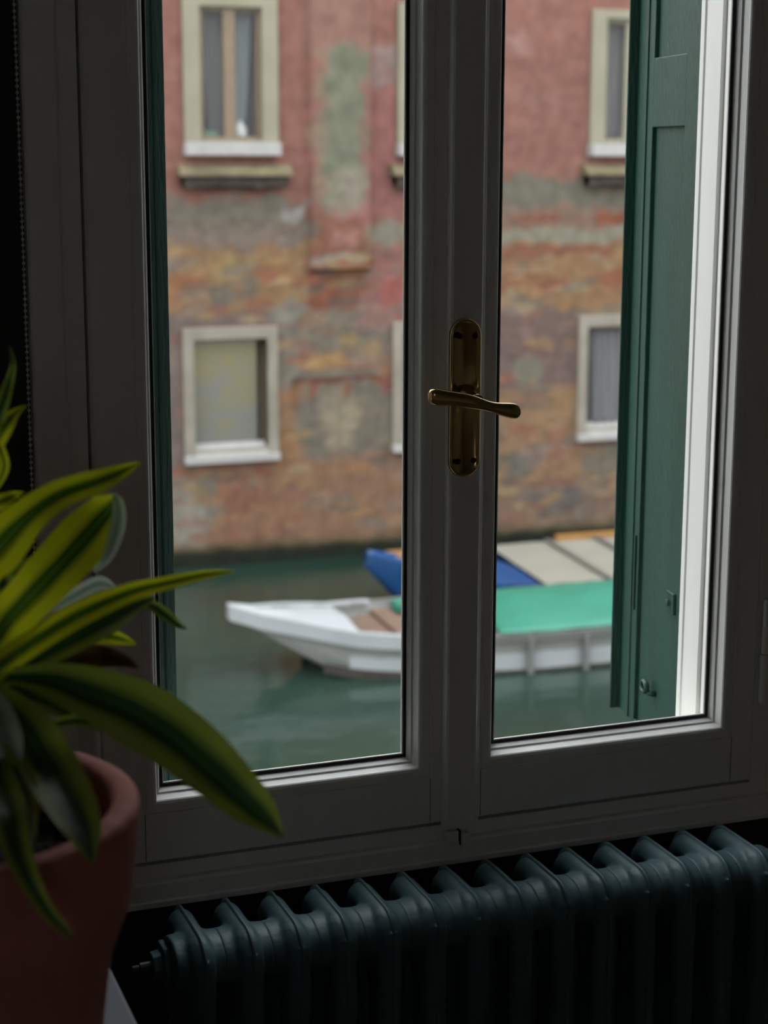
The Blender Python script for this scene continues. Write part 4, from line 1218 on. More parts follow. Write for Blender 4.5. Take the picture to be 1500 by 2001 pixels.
def leaf_material(name, light, dark, mid, sharp=1.0):
    """Long striped leaf: light margins, dark heart, fine streaks; light shines through it."""
    mt = bpy.data.materials.new(name)
    mt.use_nodes = True
    n = mt.node_tree
    n.nodes.clear()
    o = n.nodes.new('ShaderNodeOutputMaterial')
    p = n.nodes.new('ShaderNodeBsdfPrincipled')
    p.inputs['Roughness'].default_value = 0.36
    t = n.nodes.new('ShaderNodeBsdfTranslucent')
    mx = n.nodes.new('ShaderNodeMixShader')
    mx.inputs[0].default_value = 0.6
    uv = n.nodes.new('ShaderNodeUVMap')
    uv.uv_map = 'UVMap'
    sp = n.nodes.new('ShaderNodeSeparateXYZ')
    n.links.new(uv.outputs[0], sp.inputs[0])
    mp = n.nodes.new('ShaderNodeMapping')
    mp.inputs['Scale'].default_value = (26, 1.1, 1)
    n.links.new(uv.outputs[0], mp.inputs[0])
    ns = n.nodes.new('ShaderNodeTexNoise')
    ns.inputs['Scale'].default_value = 1.0
    ns.inputs['Detail'].default_value = 3
    n.links.new(mp.outputs[0], ns.inputs['Vector'])
    # distance from the midrib, shifted by the streaks
    sb = n.nodes.new('ShaderNodeMath'); sb.operation = 'SUBTRACT'; sb.inputs[1].default_value = 0.5
    n.links.new(sp.outputs[0], sb.inputs[0])
    ab = n.nodes.new('ShaderNodeMath'); ab.operation = 'ABSOLUTE'
    n.links.new(sb.outputs[0], ab.inputs[0])
    s2 = n.nodes.new('ShaderNodeMath'); s2.operation = 'MULTIPLY_ADD'; s2.inputs[1].default_value = 0.26; s2.inputs[2].default_value = -0.13
    n.links.new(ns.outputs['Fac'], s2.inputs[0])
    ad = n.nodes.new('ShaderNodeMath'); ad.operation = 'ADD'
    n.links.new(ab.outputs[0], ad.inputs[0])
    n.links.new(s2.outputs[0], ad.inputs[1])
    ra = n.nodes.new('ShaderNodeValToRGB')
    el = ra.color_ramp.elements
    el[0].position = 0.01; el[0].color = (*mid, 1)
    el[1].position = 0.30 * sharp; el[1].color = (*light, 1)
    q = el.new(0.05 * sharp); q.color = (*dark, 1)
    q = el.new(0.13 * sharp); q.color = (*dark, 1)
    q = el.new(0.19 * sharp); q.color = (*[0.5 * (a + b) for a, b in zip(light, dark)], 1)
    n.links.new(ad.outputs[0], ra.inputs[0])
    n.links.new(ra.outputs[0], p.inputs['Base Color'])
    n.links.new(ra.outputs[0], t.inputs[0])
    bp = n.nodes.new('ShaderNodeBump')
    bp.inputs['Strength'].default_value = 0.35
    bp.inputs['Distance'].default_value = 0.002
    n.links.new(ns.outputs['Fac'], bp.inputs['Height'])
    n.links.new(bp.outputs[0], p.inputs['Normal'])
    n.links.new(p.outputs[0], mx.inputs[1])
    n.links.new(t.outputs[0], mx.inputs[2])
    n.links.new(mx.outputs[0], o.inputs[0])
    return mt


LEAF = {'a': leaf_material('bright_striped_leaf', (0.86, 0.92, 0.02), (0.05, 0.15, 0.010), (0.14, 0.28, 0.015), 0.85),
        'b': leaf_material('green_striped_leaf', (0.32, 0.43, 0.06), (0.026, 0.08, 0.022), (0.05, 0.12, 0.03), 1.15),
        'c': leaf_material('withered_leaf', (0.10, 0.05, 0.015), (0.03, 0.016, 0.008), (0.05, 0.025, 0.01)),
        'd': leaf_material('pale_leaf', (0.62, 0.72, 0.60), (0.25, 0.36, 0.25), (0.32, 0.45, 0.32))}  # last kind is pale grey-green across the whole blade


def leaf(kind, pts, face=None, fold=0.28):
    base = Vector((PX, PY, TZ))
    path = smooth_path(pts, 7)
    bm = bmesh.new()
    uvl = bm.loops.layers.uv.new('UVMap')
    NX = 8
    rows = []
    P = [Vector(p[:3]) for p in path]
    for i, p in enumerate(path):
        t = (P[min(i + 1, len(P) - 1)] - P[max(i - 1, 0)]).normalized()
        # the blade shows its face outwards and upwards, as leaves of a rosette do
        fv = face if face is not None else Vector((0.0, -0.85, 0.55))
        w = t.cross(fv)
        if w.length < 0.05:
            w = t.cross(Vector((1, 0, 0)))
        w.normalize()
        nn = w.cross(t).normalized()
        hw = max(p[3], 0.0006) / 2
        row = []
        for k in range(NX + 1):
            s = -1 + 2 * k / NX
            ripple = 0.03 * math.sin(i * 0.55 + s * 2)
            row.append(bm.verts.new(P[i] - base + w * hw * s + nn * hw * (fold * (abs(s) - 0.45) + ripple * abs(s))))
        rows.append(row)
    L_ = len(rows) - 1
    for i in range(L_):
        for k in range(NX):
            fc = bm.faces.new((rows[i][k], rows[i][k + 1], rows[i + 1][k + 1], rows[i + 1][k]))
            for lp, (a, b) in zip(fc.loops, ((k, i), (k + 1, i), (k + 1, i + 1), (k, i + 1))):
                lp[uvl].uv = (a / NX, b / L_ * 2.2 + pts[0][0] * 7)
    o = obj('leaf', bm, LEAF[kind], plant, smooth=True)
    return o


for kind, pts in LEAVES:
    o = leaf(kind, pts, face=Vector((-0.35, -0.92, 0.12)) if kind in 'ad' else None)
    if kind == 'c': o['label'] = 'withered brown leaf'
    if kind == 'd': o['label'] = 'pale greyish leaf'

# canes that carry the two rosettes
base = Vector((PX, PY, TZ))
for top, foot in ((Vector(STEM_A), Vector((-0.660, -0.795, RIMZ - 0.05))), (Vector(STEM_B), Vector((-0.690, -0.765, RIMZ - 0.05)))):
    bm = bmesh.new()
    pth = smooth_path([tuple(foot), tuple(foot.lerp(top, 0.4) + Vector((0.006, 0, 0))), tuple(foot.lerp(top, 0.75)), tuple(top)], 8)
    tube(bm, [Vector(p) - base for p in pth], [0.0085 - 0.0002 * (i % 3 == 0) * 6 for i in range(len(pth))], 12)
    obj('stem', bm, M_STEM, plant, smooth=True)
# leaves on the far sides of both rosettes
random.seed(11)
for hub, nleaf, L0 in ((Vector(STEM_A), 9, 0.26), (Vector(STEM_B), 11, 0.22)):
    for i in range(nleaf):
        a = rad(95 + 165 * i / nleaf + random.uniform(-8, 8))
        d = Vector((math.cos(a), math.sin(a), 0))
        el_ = random.uniform(0.5, 1.1)
        Ln = L0 * random.uniform(0.75, 1.1)
        pts = []
        for k, (s, w) in enumerate(((0, 0.014), (0.2, 0.024), (0.45, 0.034), (0.7, 0.030), (0.88, 0.018), (1.0, 0.002))):
            p = hub + d * Ln * s * math.cos(el_ * 0.8) + Vector((0, 0, Ln * (s * math.sin(el_) * 1.1 - 0.75 * s * s)))
            pts.append((p.x, p.y, p.z, w))
        leaf(random.choice('ab'), pts, face=Vector((d.x * .5, d.y * .5, 0.9)))

# ------------------------------------------------------------------ blind chain
bm = bmesh.new()
def strand(x, y, z0, z1, sp=0.0066):
    z = z0
    while z < z1:
        bmesh.ops.create_icosphere(bm, subdivisions=1, radius=0.0022, matrix=Matrix.Translation((x, y, z)))
        z += sp
    tube(bm, [(x, y, z0), (x, y, z1)], 0.0006, 5)
strand(-0.4705, -0.045, 0.935, 2.55)
tag(obj('blind_chain', bm, M_CHAIN, smooth=True), 'thin beaded blind chain hanging down the left edge of the window frame', 'blind chain')
bm = bmesh.new()
box(bm, -0.475, -0.44, -0.06, 0.004, 2.545, 2.60)
tag(obj('chain_bracket', bm, M_CHAIN, bevel=0.003), 'small grey bracket holding the blind chain above the frame', 'bracket')

# ------------------------------------------------------------------ canal water
WATER = -3.75
mt = bpy.data.materials.new('canal_water')
mt.use_nodes = True
n = mt.node_tree
p = n.nodes['Principled BSDF']
p.inputs['Roughness'].default_value = 0.10
p.inputs['IOR'].default_value = 1.33
t = n.nodes.new('ShaderNodeTexCoord')
mp = n.nodes.new('ShaderNodeMapping')
mp.inputs['Scale'].default_value = (0.8, 1.6, 1)
n.links.new(t.outputs['Object'], mp.inputs[0])
n1 = n.nodes.new('ShaderNodeTexNoise')
n1.inputs['Scale'].default_value = 2.2
n1.inputs['Detail'].default_value = 4
n.links.new(mp.outputs[0], n1.inputs['Vector'])
bp = n.nodes.new('ShaderNodeBump')
bp.inputs['Strength'].default_value = 0.35
bp.inputs['Distance'].default_value = 0.04
n.links.new(n1.outputs['Fac'], bp.inputs['Height'])
n.links.new(bp.outputs[0], p.inputs['Normal'])
n2 = n.nodes.new('ShaderNodeTexNoise')
n2.inputs['Scale'].default_value = 0.5
n.links.new(t.outputs['Object'], n2.inputs['Vector'])
ra = n.nodes.new('ShaderNodeValToRGB')
ra.color_ramp.elements[0].position = 0.35
ra.color_ramp.elements[1].position = 0.65
ra.color_ramp.elements[0].color = (0.010, 0.024, 0.017, 1)
ra.color_ramp.elements[1].color = (0.014, 0.032, 0.023, 1)
n.links.new(n2.outputs['Fac'], ra.inputs[0])
n.links.new(ra.outputs[0], p.inputs['Base Color'])
M_WATER = mt
bm = bmesh.new()
box(bm, -45, 60, 0.10, 20.3, WATER - 0.4, WATER)
tag(obj('canal_water', bm, M_WATER), 'calm grey-green canal water between the window and the old house', 'water', kind='stuff')

# ------------------------------------------------------------------ the house across the canal
FY = 20.0
house = empty('canal_house', (7.5, FY, WATER))
tag(house, 'old canal house with peeling red plaster above weathered brick, across the water', 'building')
UPX = (4.86, 7.70, 10.48, 1.98, 13.3)
LOX = (4.79, 7.65, 10.40, 1.90, 13.2)
OPEN = [(x + 0.22, x + 1.00, 1.72, 3.34) for x in UPX] + [(x + 0.14, x + 1.12, -2.22, -0.79) for x in LOX]


def srgb_mix(c):
    return lin(c)


E_FACADE = 1.70     # share of light the overcast canal gives the wall; turns photographed tones into paint tones
def build_facade():
    xs = set([-16.0, -10, -5, -2, 0, 1, 2, 3, 3.6, 13.0, 14, 16, 20, 26, 34])
    x = 4.0
    while x < 12.8:
        xs.add(round(x, 3)); x += 0.06
    zs = set([-5.0, -4.3, 4.2, 5, 6, 6.5])
    z = -4.0
    while z < 4.1:
        zs.add(round(z, 3)); z += 0.045
    for a, b, c, d in OPEN:
        xs.update((round(a, 3), round(b, 3)))
        zs.update((round(c, 3), round(d, 3)))
    xs, zs = sorted(xs), sorted(zs)
    bm = bmesh.new()
    V = {}
    for i, x in enumerate(xs):
        for k, z in enumerate(zs):
            # flue breast standing a hand's breadth proud of the wall
            out = -0.11 if (6.50 < x < 7.34 and z > 0.08) else 0.0
            V[i, k] = bm.verts.new((x - 7.5, out, z - WATER))
    for i in range(len(xs) - 1):
        for k in range(len(zs) - 1):
            cx, cz = (xs[i] + xs[i + 1]) / 2, (zs[k] + zs[k + 1]) / 2
            if any(a < cx < b and c < cz < d for a, b, c, d in OPEN):
                continue
            bm.faces.new((V[i, k], V[i + 1, k], V[i + 1, k + 1], V[i, k + 1]))
    loose = [v for v in bm.verts if not v.link_faces]
    for v in loose:
        bm.verts.remove(v)
    # reveals of the openings and the dim rooms behind
    for a, b, c, d in OPEN:
        a, b, c, d = round(a, 3) - 7.5, round(b, 3) - 7.5, round(c, 3) - WATER, round(d, 3) - WATER
        ring = lambda y, g=0: [(a - g, y, c - g), (b + g, y, c - g), (b + g, y, d + g), (a - g, y, d + g)]
        loft(bm, [ring(0), ring(0.30)], True, False)
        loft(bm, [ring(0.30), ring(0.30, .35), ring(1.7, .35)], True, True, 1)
    # ends, top and back of the block
    x0, x1, z0, z1 = -16 - 7.5, 34 - 7.5, -5 - WATER, 6.5 - WATER
    loft(bm, [[(x0, y, z0), (x1, y, z0), (x1, y, z1), (x0, y, z1)] for y in (0.0, 6.0)], True, False)
    bm.faces.new([bm.verts.new(q) for q in ((x0, 6, z0), (x1, 6, z0), (x1, 6, z1), (x0, 6, z1))])
    me = bpy.data.meshes.new('house_wall')
    bm.to_mesh(me)
    bm.free()
    # plaster, bare brick and stains as a paint map in the wall's own metres
    red = lin((150, 104, 96))
    brick = lin((146, 114, 92))
    ca = me.color_attributes.new('plaster', 'FLOAT_COLOR', 'POINT')
    pat = [(cx, cz, hx, hz, lin(c), max(s, .03), nz, a, k) for cx, cz, hx, hz, c, s, nz, a, k in PATCHES]
    mossd, mossg = lin((36, 42, 32)), lin((98, 92, 66))
    flat = []
    for v in me.vertices:
        X, Y, Z = v.co.x + 7.5, v.co.y, v.co.z + WATER
        col = red if Z > 0.6 else brick
        if 4.0 <= X <= 12.8 and Z < 4.1:
            n1 = noise.noise(Vector((X * 3.1, Z * 3.1, 0)))
            n2 = noise.noise(Vector((X * 8.0, Z * 8.0, 5)))
            n3 = noise.noise(Vector((X * 3.1, Z * 3.1, 9)))
            jx, jz = (n1 * 1.4 + n2 * 0.7), (n3 * 1.4 + n2 * 0.6)
            cr_, cg, cb = col
            for cx, cz, hx, hz, c, s, nz, a, k in pat:
                dx, dz = abs(X - cx + jx * nz), abs(Z - cz + jz * nz)
                if dx > hx + s or dz > hz + s:
                    continue
                if k == 0:
                    w = min(1, (hx + s / 2 - dx) / s) if dx > hx - s / 2 else 1
                    w2 = min(1, (hz + s / 2 - dz) / s) if dz > hz - s / 2 else 1
                    w = max(0, min(1, w)) * max(0, min(1, w2))
                else:
                    dd = math.hypot(dx / hx, dz / hz)
                    w = max(0, min(1, (1.15 - dd) / 0.4))
                w *= a
                cr_, cg, cb = cr_ + (c[0] - cr_) * w, cg + (c[1] - cg) * w, cb + (c[2] - cb) * w
            col = (cr_, cg, cb)
            mline = -3.48 + 0.05 * n1 - 0.018 * (X - 5)
        else:
            mline = -3.55
        w = max(0, min(1, (mline + 0.10 - Z) / 0.12))
        col = tuple(a + (b - a) * w * 0.8 for a, b in zip(col, mossg))
        w = max(0, min(1, (mline - Z) / 0.09))
        col = tuple(a + (b - a) * w for a, b in zip(col, mossd))
        flat.extend((min(.9, col[0] / E_FACADE), min(.9, col[1] / E_FACADE), min(.9, col[2] / E_FACADE), 1.0))
    ca.data.foreach_set('color', flat)
    return me


mt = bpy.data.materials.new('peeling_plaster_and_brick')
mt.use_nodes = True
n = mt.node_tree
p = n.nodes['Principled BSDF']
p.inputs['Roughness'].default_value = 0.92
p.inputs['Specular IOR Level'].default_value = 0.2
at_ = n.nodes.new('ShaderNodeAttribute')
at_.attribute_name = 'plaster'
t = n.nodes.new('ShaderNodeTexCoord')
mp = n.nodes.new('ShaderNodeMapping')
mp.inputs['Rotation'].default_value = (rad(90), 0, 0)
n.links.new(t.outputs['Object'], mp.inputs[0])
bk = n.nodes.new('ShaderNodeTexBrick')
bk.inputs['Color1'].default_value = (1.0, 0.92, 0.86, 1)
bk.inputs['Color2'].default_value = (0.84, 0.82, 0.84, 1)
bk.inputs['Mortar'].default_value = (1.05, 1.05, 1.0, 1)
bk.inputs['Scale'].default_value = 1.0
bk.inputs['Brick Width'].default_value = 0.26
bk.inputs['Row Height'].default_value = 0.075
bk.inputs['Mortar Size'].default_value = 0.008
n.links.new(mp.outputs[0], bk.inputs['Vector'])
ns = n.nodes.new('ShaderNodeTexNoise')
ns.inputs['Scale'].default_value = 5.5
ns.inputs['Detail'].default_value = 6
n.links.new(t.outputs['Object'], ns.inputs['Vector'])
rm = n.nodes.new('ShaderNodeMapRange')
rm.inputs[1].default_value = 0.3; rm.inputs[2].default_value = 0.7
rm.inputs[3].default_value = 0.80; rm.inputs[4].default_value = 1.18
n.links.new(ns.outputs['Fac'], rm.inputs[0])
m1 = n.nodes.new('ShaderNodeMix'); m1.data_type = 'RGBA'; m1.blend_type = 'MULTIPLY'; m1.inputs[0].default_value = 1
n.links.new(at_.outputs['Color'], m1.inputs[6])
n.links.new(rm.outputs[0], m1.inputs[7])
sp = n.nodes.new('ShaderNodeSeparateXYZ')
n.links.new(t.outputs['Object'], sp.inputs[0])
gt = n.nodes.new('ShaderNodeMath'); gt.operation = 'LESS_THAN'; gt.inputs[1].default_value = 0.75 - WATER
n.links.new(sp.outputs['Z'], gt.inputs[0])
m2 = n.nodes.new('ShaderNodeMix'); m2.data_type = 'RGBA'; m2.blend_type = 'MULTIPLY'
n.links.new(gt.outputs[0], m2.inputs[0])
n.links.new(m1.outputs[2], m2.inputs[6])
n.links.new(bk.outputs[0], m2.inputs[7])
n.links.new(m2.outputs[2], p.inputs['Base Color'])
bp = n.nodes.new('ShaderNodeBump'); bp.inputs['Strength'].default_value = 0.5; bp.inputs['Distance'].default_value = 0.03
n.links.new(ns.outputs['Fac'], bp.inputs['Height'])
n.links.new(bp.outputs[0], p.inputs['Normal'])
M_HOUSE = mt
wall_me = build_facade()
wall_me.materials.append(M_HOUSE)
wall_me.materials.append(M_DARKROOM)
hw = bpy.data.objects.new('house_wall', wall_me)
COL.objects.link(hw)
hw.parent = house

M_PALE = material('pale_surround_paint', lin((126, 122, 103)), 0.75, bump=0.2, bscale=6, var=0.1, vscale=2)
M_LEDGE = material('mossy_ledge_stone', (0.1088, 0.0884, 0.0476), 0.9, bump=0.5, bscale=8, var=0.45, vscale=3, detail=6)
M_LEDGE_DARK = material('dirty_shaded_brick', (0.034, 0.02584, 0.0204), 0.9, bump=0.5, bscale=8, var=0.4, vscale=4)  # dirt plus the shade under the ledge, both put into the colour
M_VASE = material('white_vase', (0.357, 0.3665, 0.3808), 0.3, bump=0.02)
M_GREEN = material('green_box', (0.0544, 0.136, 0.0816), 0.6, bump=0.05)
M_DRAPE_W = material('white_drape', (0.1999, 0.238, 0.238), 0.9, bump=0.2, bscale=6, var=0.15, vscale=2, stretch=(6, 6, 0.5))


def drape(x0, x1, y, z0, z1, xa=None, xb=None, amp=0.03, nf=7):
    """Hanging cloth from width x0..x1 at the top to xa..xb at the foot."""
    xa = x0 if xa is None else xa
    xb = x1 if xb is None else xb
    bm = bmesh.new()
    rows = []
    for k in range(13):
        s = k / 12
        z = z1 + (z0 - z1) * s
        a, b = x0 + (xa - x0) * s, x1 + (xb - x1) * s
        rows.append([(a + (b - a) * i / 36, y + amp * math.sin(i / 36 * nf * 6.283), z) for i in range(37)])
    R = [[bm.verts.new(q) for q in row] for row in rows]
    for k in range(12):
        for i in range(36):
            bm.faces.new((R[k][i], R[k][i + 1], R[k + 1][i + 1], R[k + 1][i]))
    return bm


def thick(o, t=0.004):
    s = o.modifiers.new('thickness', 'SOLIDIFY')
    s.thickness = t
    return o


for idx, x in enumerate(UPX):
    ox, oz = x - 7.5, -WATER
    w = 1.22
    bm = bmesh.new()
    rect_loops(bm, [((ox, ox + w, oz + 1.70, oz + 3.46), 0.02), ((ox, ox + w, oz + 1.70, oz + 3.46), -0.07), ((ox + 0.21, ox + w - 0.21, oz + 1.72, oz + 3.34), -0.07),
                    ((ox + 0.21, ox + w - 0.21, oz + 1.72, oz + 3.34), 0.02)])
    wn = obj('house_window', bm, M_PALE, house, bevel=0.01)
    bm = bmesh.new()
    a, b, c, d = ox + 0.21, ox + w - 0.21, oz + 1.72, oz + 3.34
    rect_loops(bm, [((a, b, c, d), 0.06), ((a, b, c, d), 0.0), ((a + .05, b - .05, c + .05, d - .05), 0.0), ((a + .05, b - .05, c + .05, d - .05), 0.06)])
    mx_ = (a + b) / 2 - 0.01
    box(bm, mx_ - 0.075, mx_ + 0.075, -0.01, 0.06, c, d)
    if idx in (2, 4):
        box(bm, b - 0.36, b - 0.02, 0.0, 0.05, c, d)
    obj('timber_sash', bm, M_TIMBER if idx not in (2, 4) else M_PALE, wn, bevel=0.004)
    bm = bmesh.new()
    box(bm, a, b, 0.030, 0.036, c, d)
    obj('window_glass', bm, M_GLASS, wn)
    bm = bmesh.new()
    box(bm, ox - 0.01, ox + w + 0.01, -0.16, 0.02, oz + 1.535, oz + 1.70)
    obj('window_sill', bm, M_SILL, wn, bevel=0.01)
    bm = bmesh.new()
    L0, L1 = ox - 0.10, ox + w + 0.15
    rings = [[(L0, y, oz + z) for y, z in ((0.02, 1.43), (-0.08, 1.42), (-0.20, 1.34), (-0.22, 1.28), (0.02, 1.28))],
             [(L1, y, oz + z) for y, z in ((0.02, 1.43), (-0.08, 1.42), (-0.20, 1.34), (-0.22, 1.28), (0.02, 1.28))]]
    loft(bm, rings)
    obj('stone_ledge', bm, M_LEDGE, wn, bevel=0.01)
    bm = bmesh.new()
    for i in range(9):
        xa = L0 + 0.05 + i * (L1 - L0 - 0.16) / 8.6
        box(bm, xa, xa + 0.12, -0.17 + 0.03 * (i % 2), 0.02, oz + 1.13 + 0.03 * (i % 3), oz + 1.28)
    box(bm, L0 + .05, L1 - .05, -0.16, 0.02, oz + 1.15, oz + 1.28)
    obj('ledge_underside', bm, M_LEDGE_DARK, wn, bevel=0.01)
    if idx in (0, 3):
        thick(obj('curtain', drape(a - .02, mx_, 0.22, c, d, mx_ - .20, mx_ + .02), M_CURTAIN, wn, smooth=True))
        thick(obj('curtain', drape(mx_ + .05, b - .06, 0.20, c + .18, d, mx_ + .05, b - .16), M_DRAPE_W, wn, smooth=True))
        if idx == 0:
            bm = bmesh.new()
            lathe(bm, [(0.0, 0), (0.07, 0), (0.10, 0.08), (0.09, 0.16), (0.04, 0.22), (0.05, 0.25), (0.0, 0.25)], 20, (mx_ + 7.5 + 0.16, FY + 0.13, c + WATER))
            tag(obj('white_vase', bm, M_VASE, smooth=True), 'small white rounded vase behind the right-hand glass of the far upper left window', 'vase')
            bm = bmesh.new()
            box(bm, a + 7.5 + 0.08, a + 7.5 + 0.26, FY + 0.10, FY + 0.20, c + WATER, c + WATER + 0.12)
            tag(obj('green_box', bm, M_GREEN, bevel=0.01), 'small green box behind the left-hand glass of the far upper left window', 'box')
    else:
        thick(obj('curtain', drape(a + .02, b - .02, 0.20, c, d), M_CURTAIN, wn, smooth=True))

for idx, x in enumerate(LOX):
    ox, oz = x - 7.5, -WATER
    w = 1.26
    R0_ = (ox, ox + w, oz - 2.36, oz - 0.62)
    R1_ = (ox + 0.14, ox + w - 0.14, oz - 2.20, oz - 0.78)
    bm = bmesh.new()
    rect_loops(bm, [(R0_, 0.02), (R0_, -0.05), (R1_, -0.05), (R1_, 0.14)])
    wn = obj('house_window', bm, M_STONE, house, bevel=0.012)
    a, b, c, d = R1_
    bm = bmesh.new()
    rect_loops(bm, [((a, b, c, d), 0.20), ((a, b, c, d), 0.13), ((a + .03, b - .03, c + .03, d - .03), 0.13), ((a + .03, b - .03, c + .03, d - .03), 0.20)])
    obj('timber_sash', bm, M_TIMBER, wn)
    bm = bmesh.new()
    box(bm, a + 0.02, b - (0.09 if idx == 0 else 0.02), 0.15, 0.165, c + 0.02, d - 0.02)
    obj('window_pane', bm, M_PANE_LOW if idx in (0, 3) else M_PANE_GREY, wn)
    bm = bmesh.new()
    box(bm, ox - 0.005, ox + w + 0.005, -0.11, 0.13, oz - 2.37, oz - 2.27)
    loft(bm, [[(xx, y, z) for y, z in ((-0.09, oz - 2.27), (0.13, oz - 2.27), (0.13, oz - 2.13))] for xx in (a + 0.01, b - 0.01)])
    obj('window_sill', bm, M_SILL, wn, bevel=0.008)
    if idx == 2:
        thick(obj('curtain', drape(a + .10, b - .02, 0.10, c + .02, d - .06, a + .16, b), M_CURTAIN, wn, smooth=True))

# ------------------------------------------------------------------ boats
M_WHITEB = material('white_boat_paint', (0.3128, 0.3332, 0.34), 0.4, bump=0.1, bscale=5, var=0.08, vscale=2)
M_GREYB = material('grey_boat_paint', (0.1292, 0.1326, 0.1224), 0.5, bump=0.1, bscale=5, var=0.1, vscale=2)
M_HULL = material('pale_grey_hull_paint', (0.2244, 0.2312, 0.2176), 0.5, bump=0.1, bscale=5, var=0.1, vscale=2)
M_RUB = material('brown_rubbing_strake', (0.0408, 0.034, 0.0272), 0.7, bump=0.2, var=0.2)
M_BOARD = material('bare_boat_boards', (0.1292, 0.0816, 0.0544), 0.7, bump=0.2, var=0.25, vscale=4, stretch=(1, 8, 1))
M_TARP = material('green_tarpaulin', (0.01768, 0.153, 0.0986), 0.5, bump=0.6, bscale=3, var=0.08, vscale=2)
M_BLUE = material('blue_boat_paint', (0.00272, 0.0408, 0.136), 0.4, bump=0.1, var=0.15, vscale=2)
M_NAVY = material('navy_boat_paint', (0.0136, 0.0238, 0.0612), 0.5, bump=0.1)
M_COVER = material('beige_boat_cover', (0.1904, 0.1836, 0.1462), 0.7, bump=0.3, bscale=3, var=0.08, vscale=2)
M_SEAM = material('grey_seam_tape', (0.0884, 0.0816, 0.068), 0.8, bump=0.1)
M_ORANGE = material('orange_coaming', (0.2448, 0.1156, 0.0204), 0.6, bump=0.1, var=0.1)


def interp(tab, s):
    for (a, va), (b, vb) in zip(tab, tab[1:]):
        if s <= b:
            t_ = (s - a) / (b - a)
            t_ = max(0, t_)
            return va + (vb - va) * t_
    return tab[-1][1]


def hull(root, beam, sheer, keel, L, mats, deck_to):
    """s runs from the bow tip along +x; near side is -y."""
    S = [L * (i / 44) ** 1.25 for i in range(45)]
    bm = bmesh.new()
    rings = []
    for s in S:
        b, zs_, zk = interp(beam, s), interp(sheer, s), interp(keel, s)
        zk = min(zk, zs_ - 0.01)
        ring = []
        prof = ((1.0, 1.0), (0.97, 0.72), (0.90, 0.40), (0.78, 0.12), (0.45, 0.0), (0, 0.0))
        for q_, h in prof:
            ring.append((s, -b * q_, zk + (zs_ - zk) * h))
        for q_, h in reversed(prof[:-1]):
            ring.append((s, b * q_, zk + (zs_ - zk) * h))
        # inner side
        for q_, h in ((0.93, 1.0), (0.88, 0.45)):
            ring.append((s, b * q_, zk + (zs_ - zk) * h))
        for q_, h in ((0.88, 0.45), (0.93, 1.0)):
            ring.append((s, -b * q_, zk + (zs_ - zk) * h))
        rings.append(ring)
    loft(bm, rings)
    h_ = obj('hull', bm, mats, root, smooth=False)
    return h_


def strake(name, root, beam, sheer, s0, s1, h0, h1, off, mat, z_off=0.0, both=True):
    """Band that follows the gunwale: heights measured down from the sheer."""
    bm = bmesh.new()
    for sg in ((-1, 1) if both else (-1,)):
        rings = []
        for i in range(31):
            s = s0 + (s1 - s0) * i / 30
            b, z = interp(beam, s), interp(sheer, s) + z_off
            rings.append([(s, sg * (b + off), z - h0), (s, sg * (b - 0.05), z - h0), (s, sg * (b * 0.985 - 0.05), z - h1), (s, sg * (b * 0.985 + off), z - h1)])
        loft(bm, rings)
    return obj(name, bm, mat, root, smooth=False)


# white boat under the green tarpaulin
boat = empty('green_covered_boat', (4.02, 15.25, WATER), rad(-3.5))
tag(boat, 'white flat-bottomed boat with raked bow and bright green tarpaulin, nearer of the two boats', 'boat')
beam = [(0, 0.03), (0.25, 0.16), (0.6, 0.36), (1.0, 0.55), (1.5, 0.72), (2.2, 0.86), (3.2, 0.93), (6.0, 0.93), (7.4, 0.85)]
sheer = [(0, 0.70), (0.3, 0.62), (0.7, 0.56), (1.2, 0.47), (1.8, 0.43), (3, 0.40), (6, 0.42), (7.4, 0.5)]
keel = [(0, 0.64), (0.3, 0.44), (0.6, 0.25), (0.9, 0.08), (1.15, -0.06), (1.6, -0.15), (7.4, -0.15)]
hull(boat, beam, sheer, keel, 7.4, M_HULL, 1.3)
strake('gunwale', boat, beam, sheer, 0.02, 7.35, -0.025, 0.07, 0.035, M_GREYB)
strake('white_bow_strake', boat, beam, sheer, 0.0, 1.75, -0.035, 0.12, 0.045, M_WHITEB)
strake('side_planking', boat, beam, sheer, 1.15, 7.3, 0.13, 0.40, -0.035, M_WHITEB)
strake('rubbing_strake', boat, beam, sheer, 0.9, 7.3, 0.37, 0.47, -0.012, M_RUB)
bm = bmesh.new()
rings = []
for i in range(13):
    s = 0.02 + 1.25 * i / 12
    b, z = interp(beam, s) - 0.01, interp(sheer, s)
    rings.append([(s, -b, z + 0.0), (s, 0, z + 0.05), (s, b, z + 0.0), (s, 0, z - 0.03)])
loft(bm, rings)
obj('foredeck', bm, M_WHITEB, boat)
bm = bmesh.new()
for i in range(9):
    y0 = -0.72 + i * 0.165
    box(bm, 1.28 if abs(y0 + .08) < .55 else 1.6, 2.85, y0, y0 + 0.155, 0.30, 0.33)
obj('bottom_boards', bm, M_BOARD, boat, bevel=0.004)
bm = bmesh.new()
box(bm, 2.3, 2.55, -0.86, 0.86, 0.35, 0.39)
box(bm, 1.75, 1.95, -0.70, 0.70, 0.34, 0.38)
obj('thwart', bm, M_BOARD, boat, bevel=0.005)
bm = bmesh.new()
box(bm, 2.0, 2.35, 0.55, 0.75, 0.34, 0.47)
obj('green_bundle', bm, M_TARP, boat, bevel=0.03)
for i in range(7):
    s = 2.98 + i * 0.62
    b, z = interp(beam, s), interp(sheer, s)
    bm = bmesh.new()
    box(bm, s, s + 0.06, -b - 0.04, -b + 0.02, z - 0.42, z)
    obj('side_frame', bm, M_GREYB, boat, bevel=0.006)
bm = bmesh.new()
rows = []
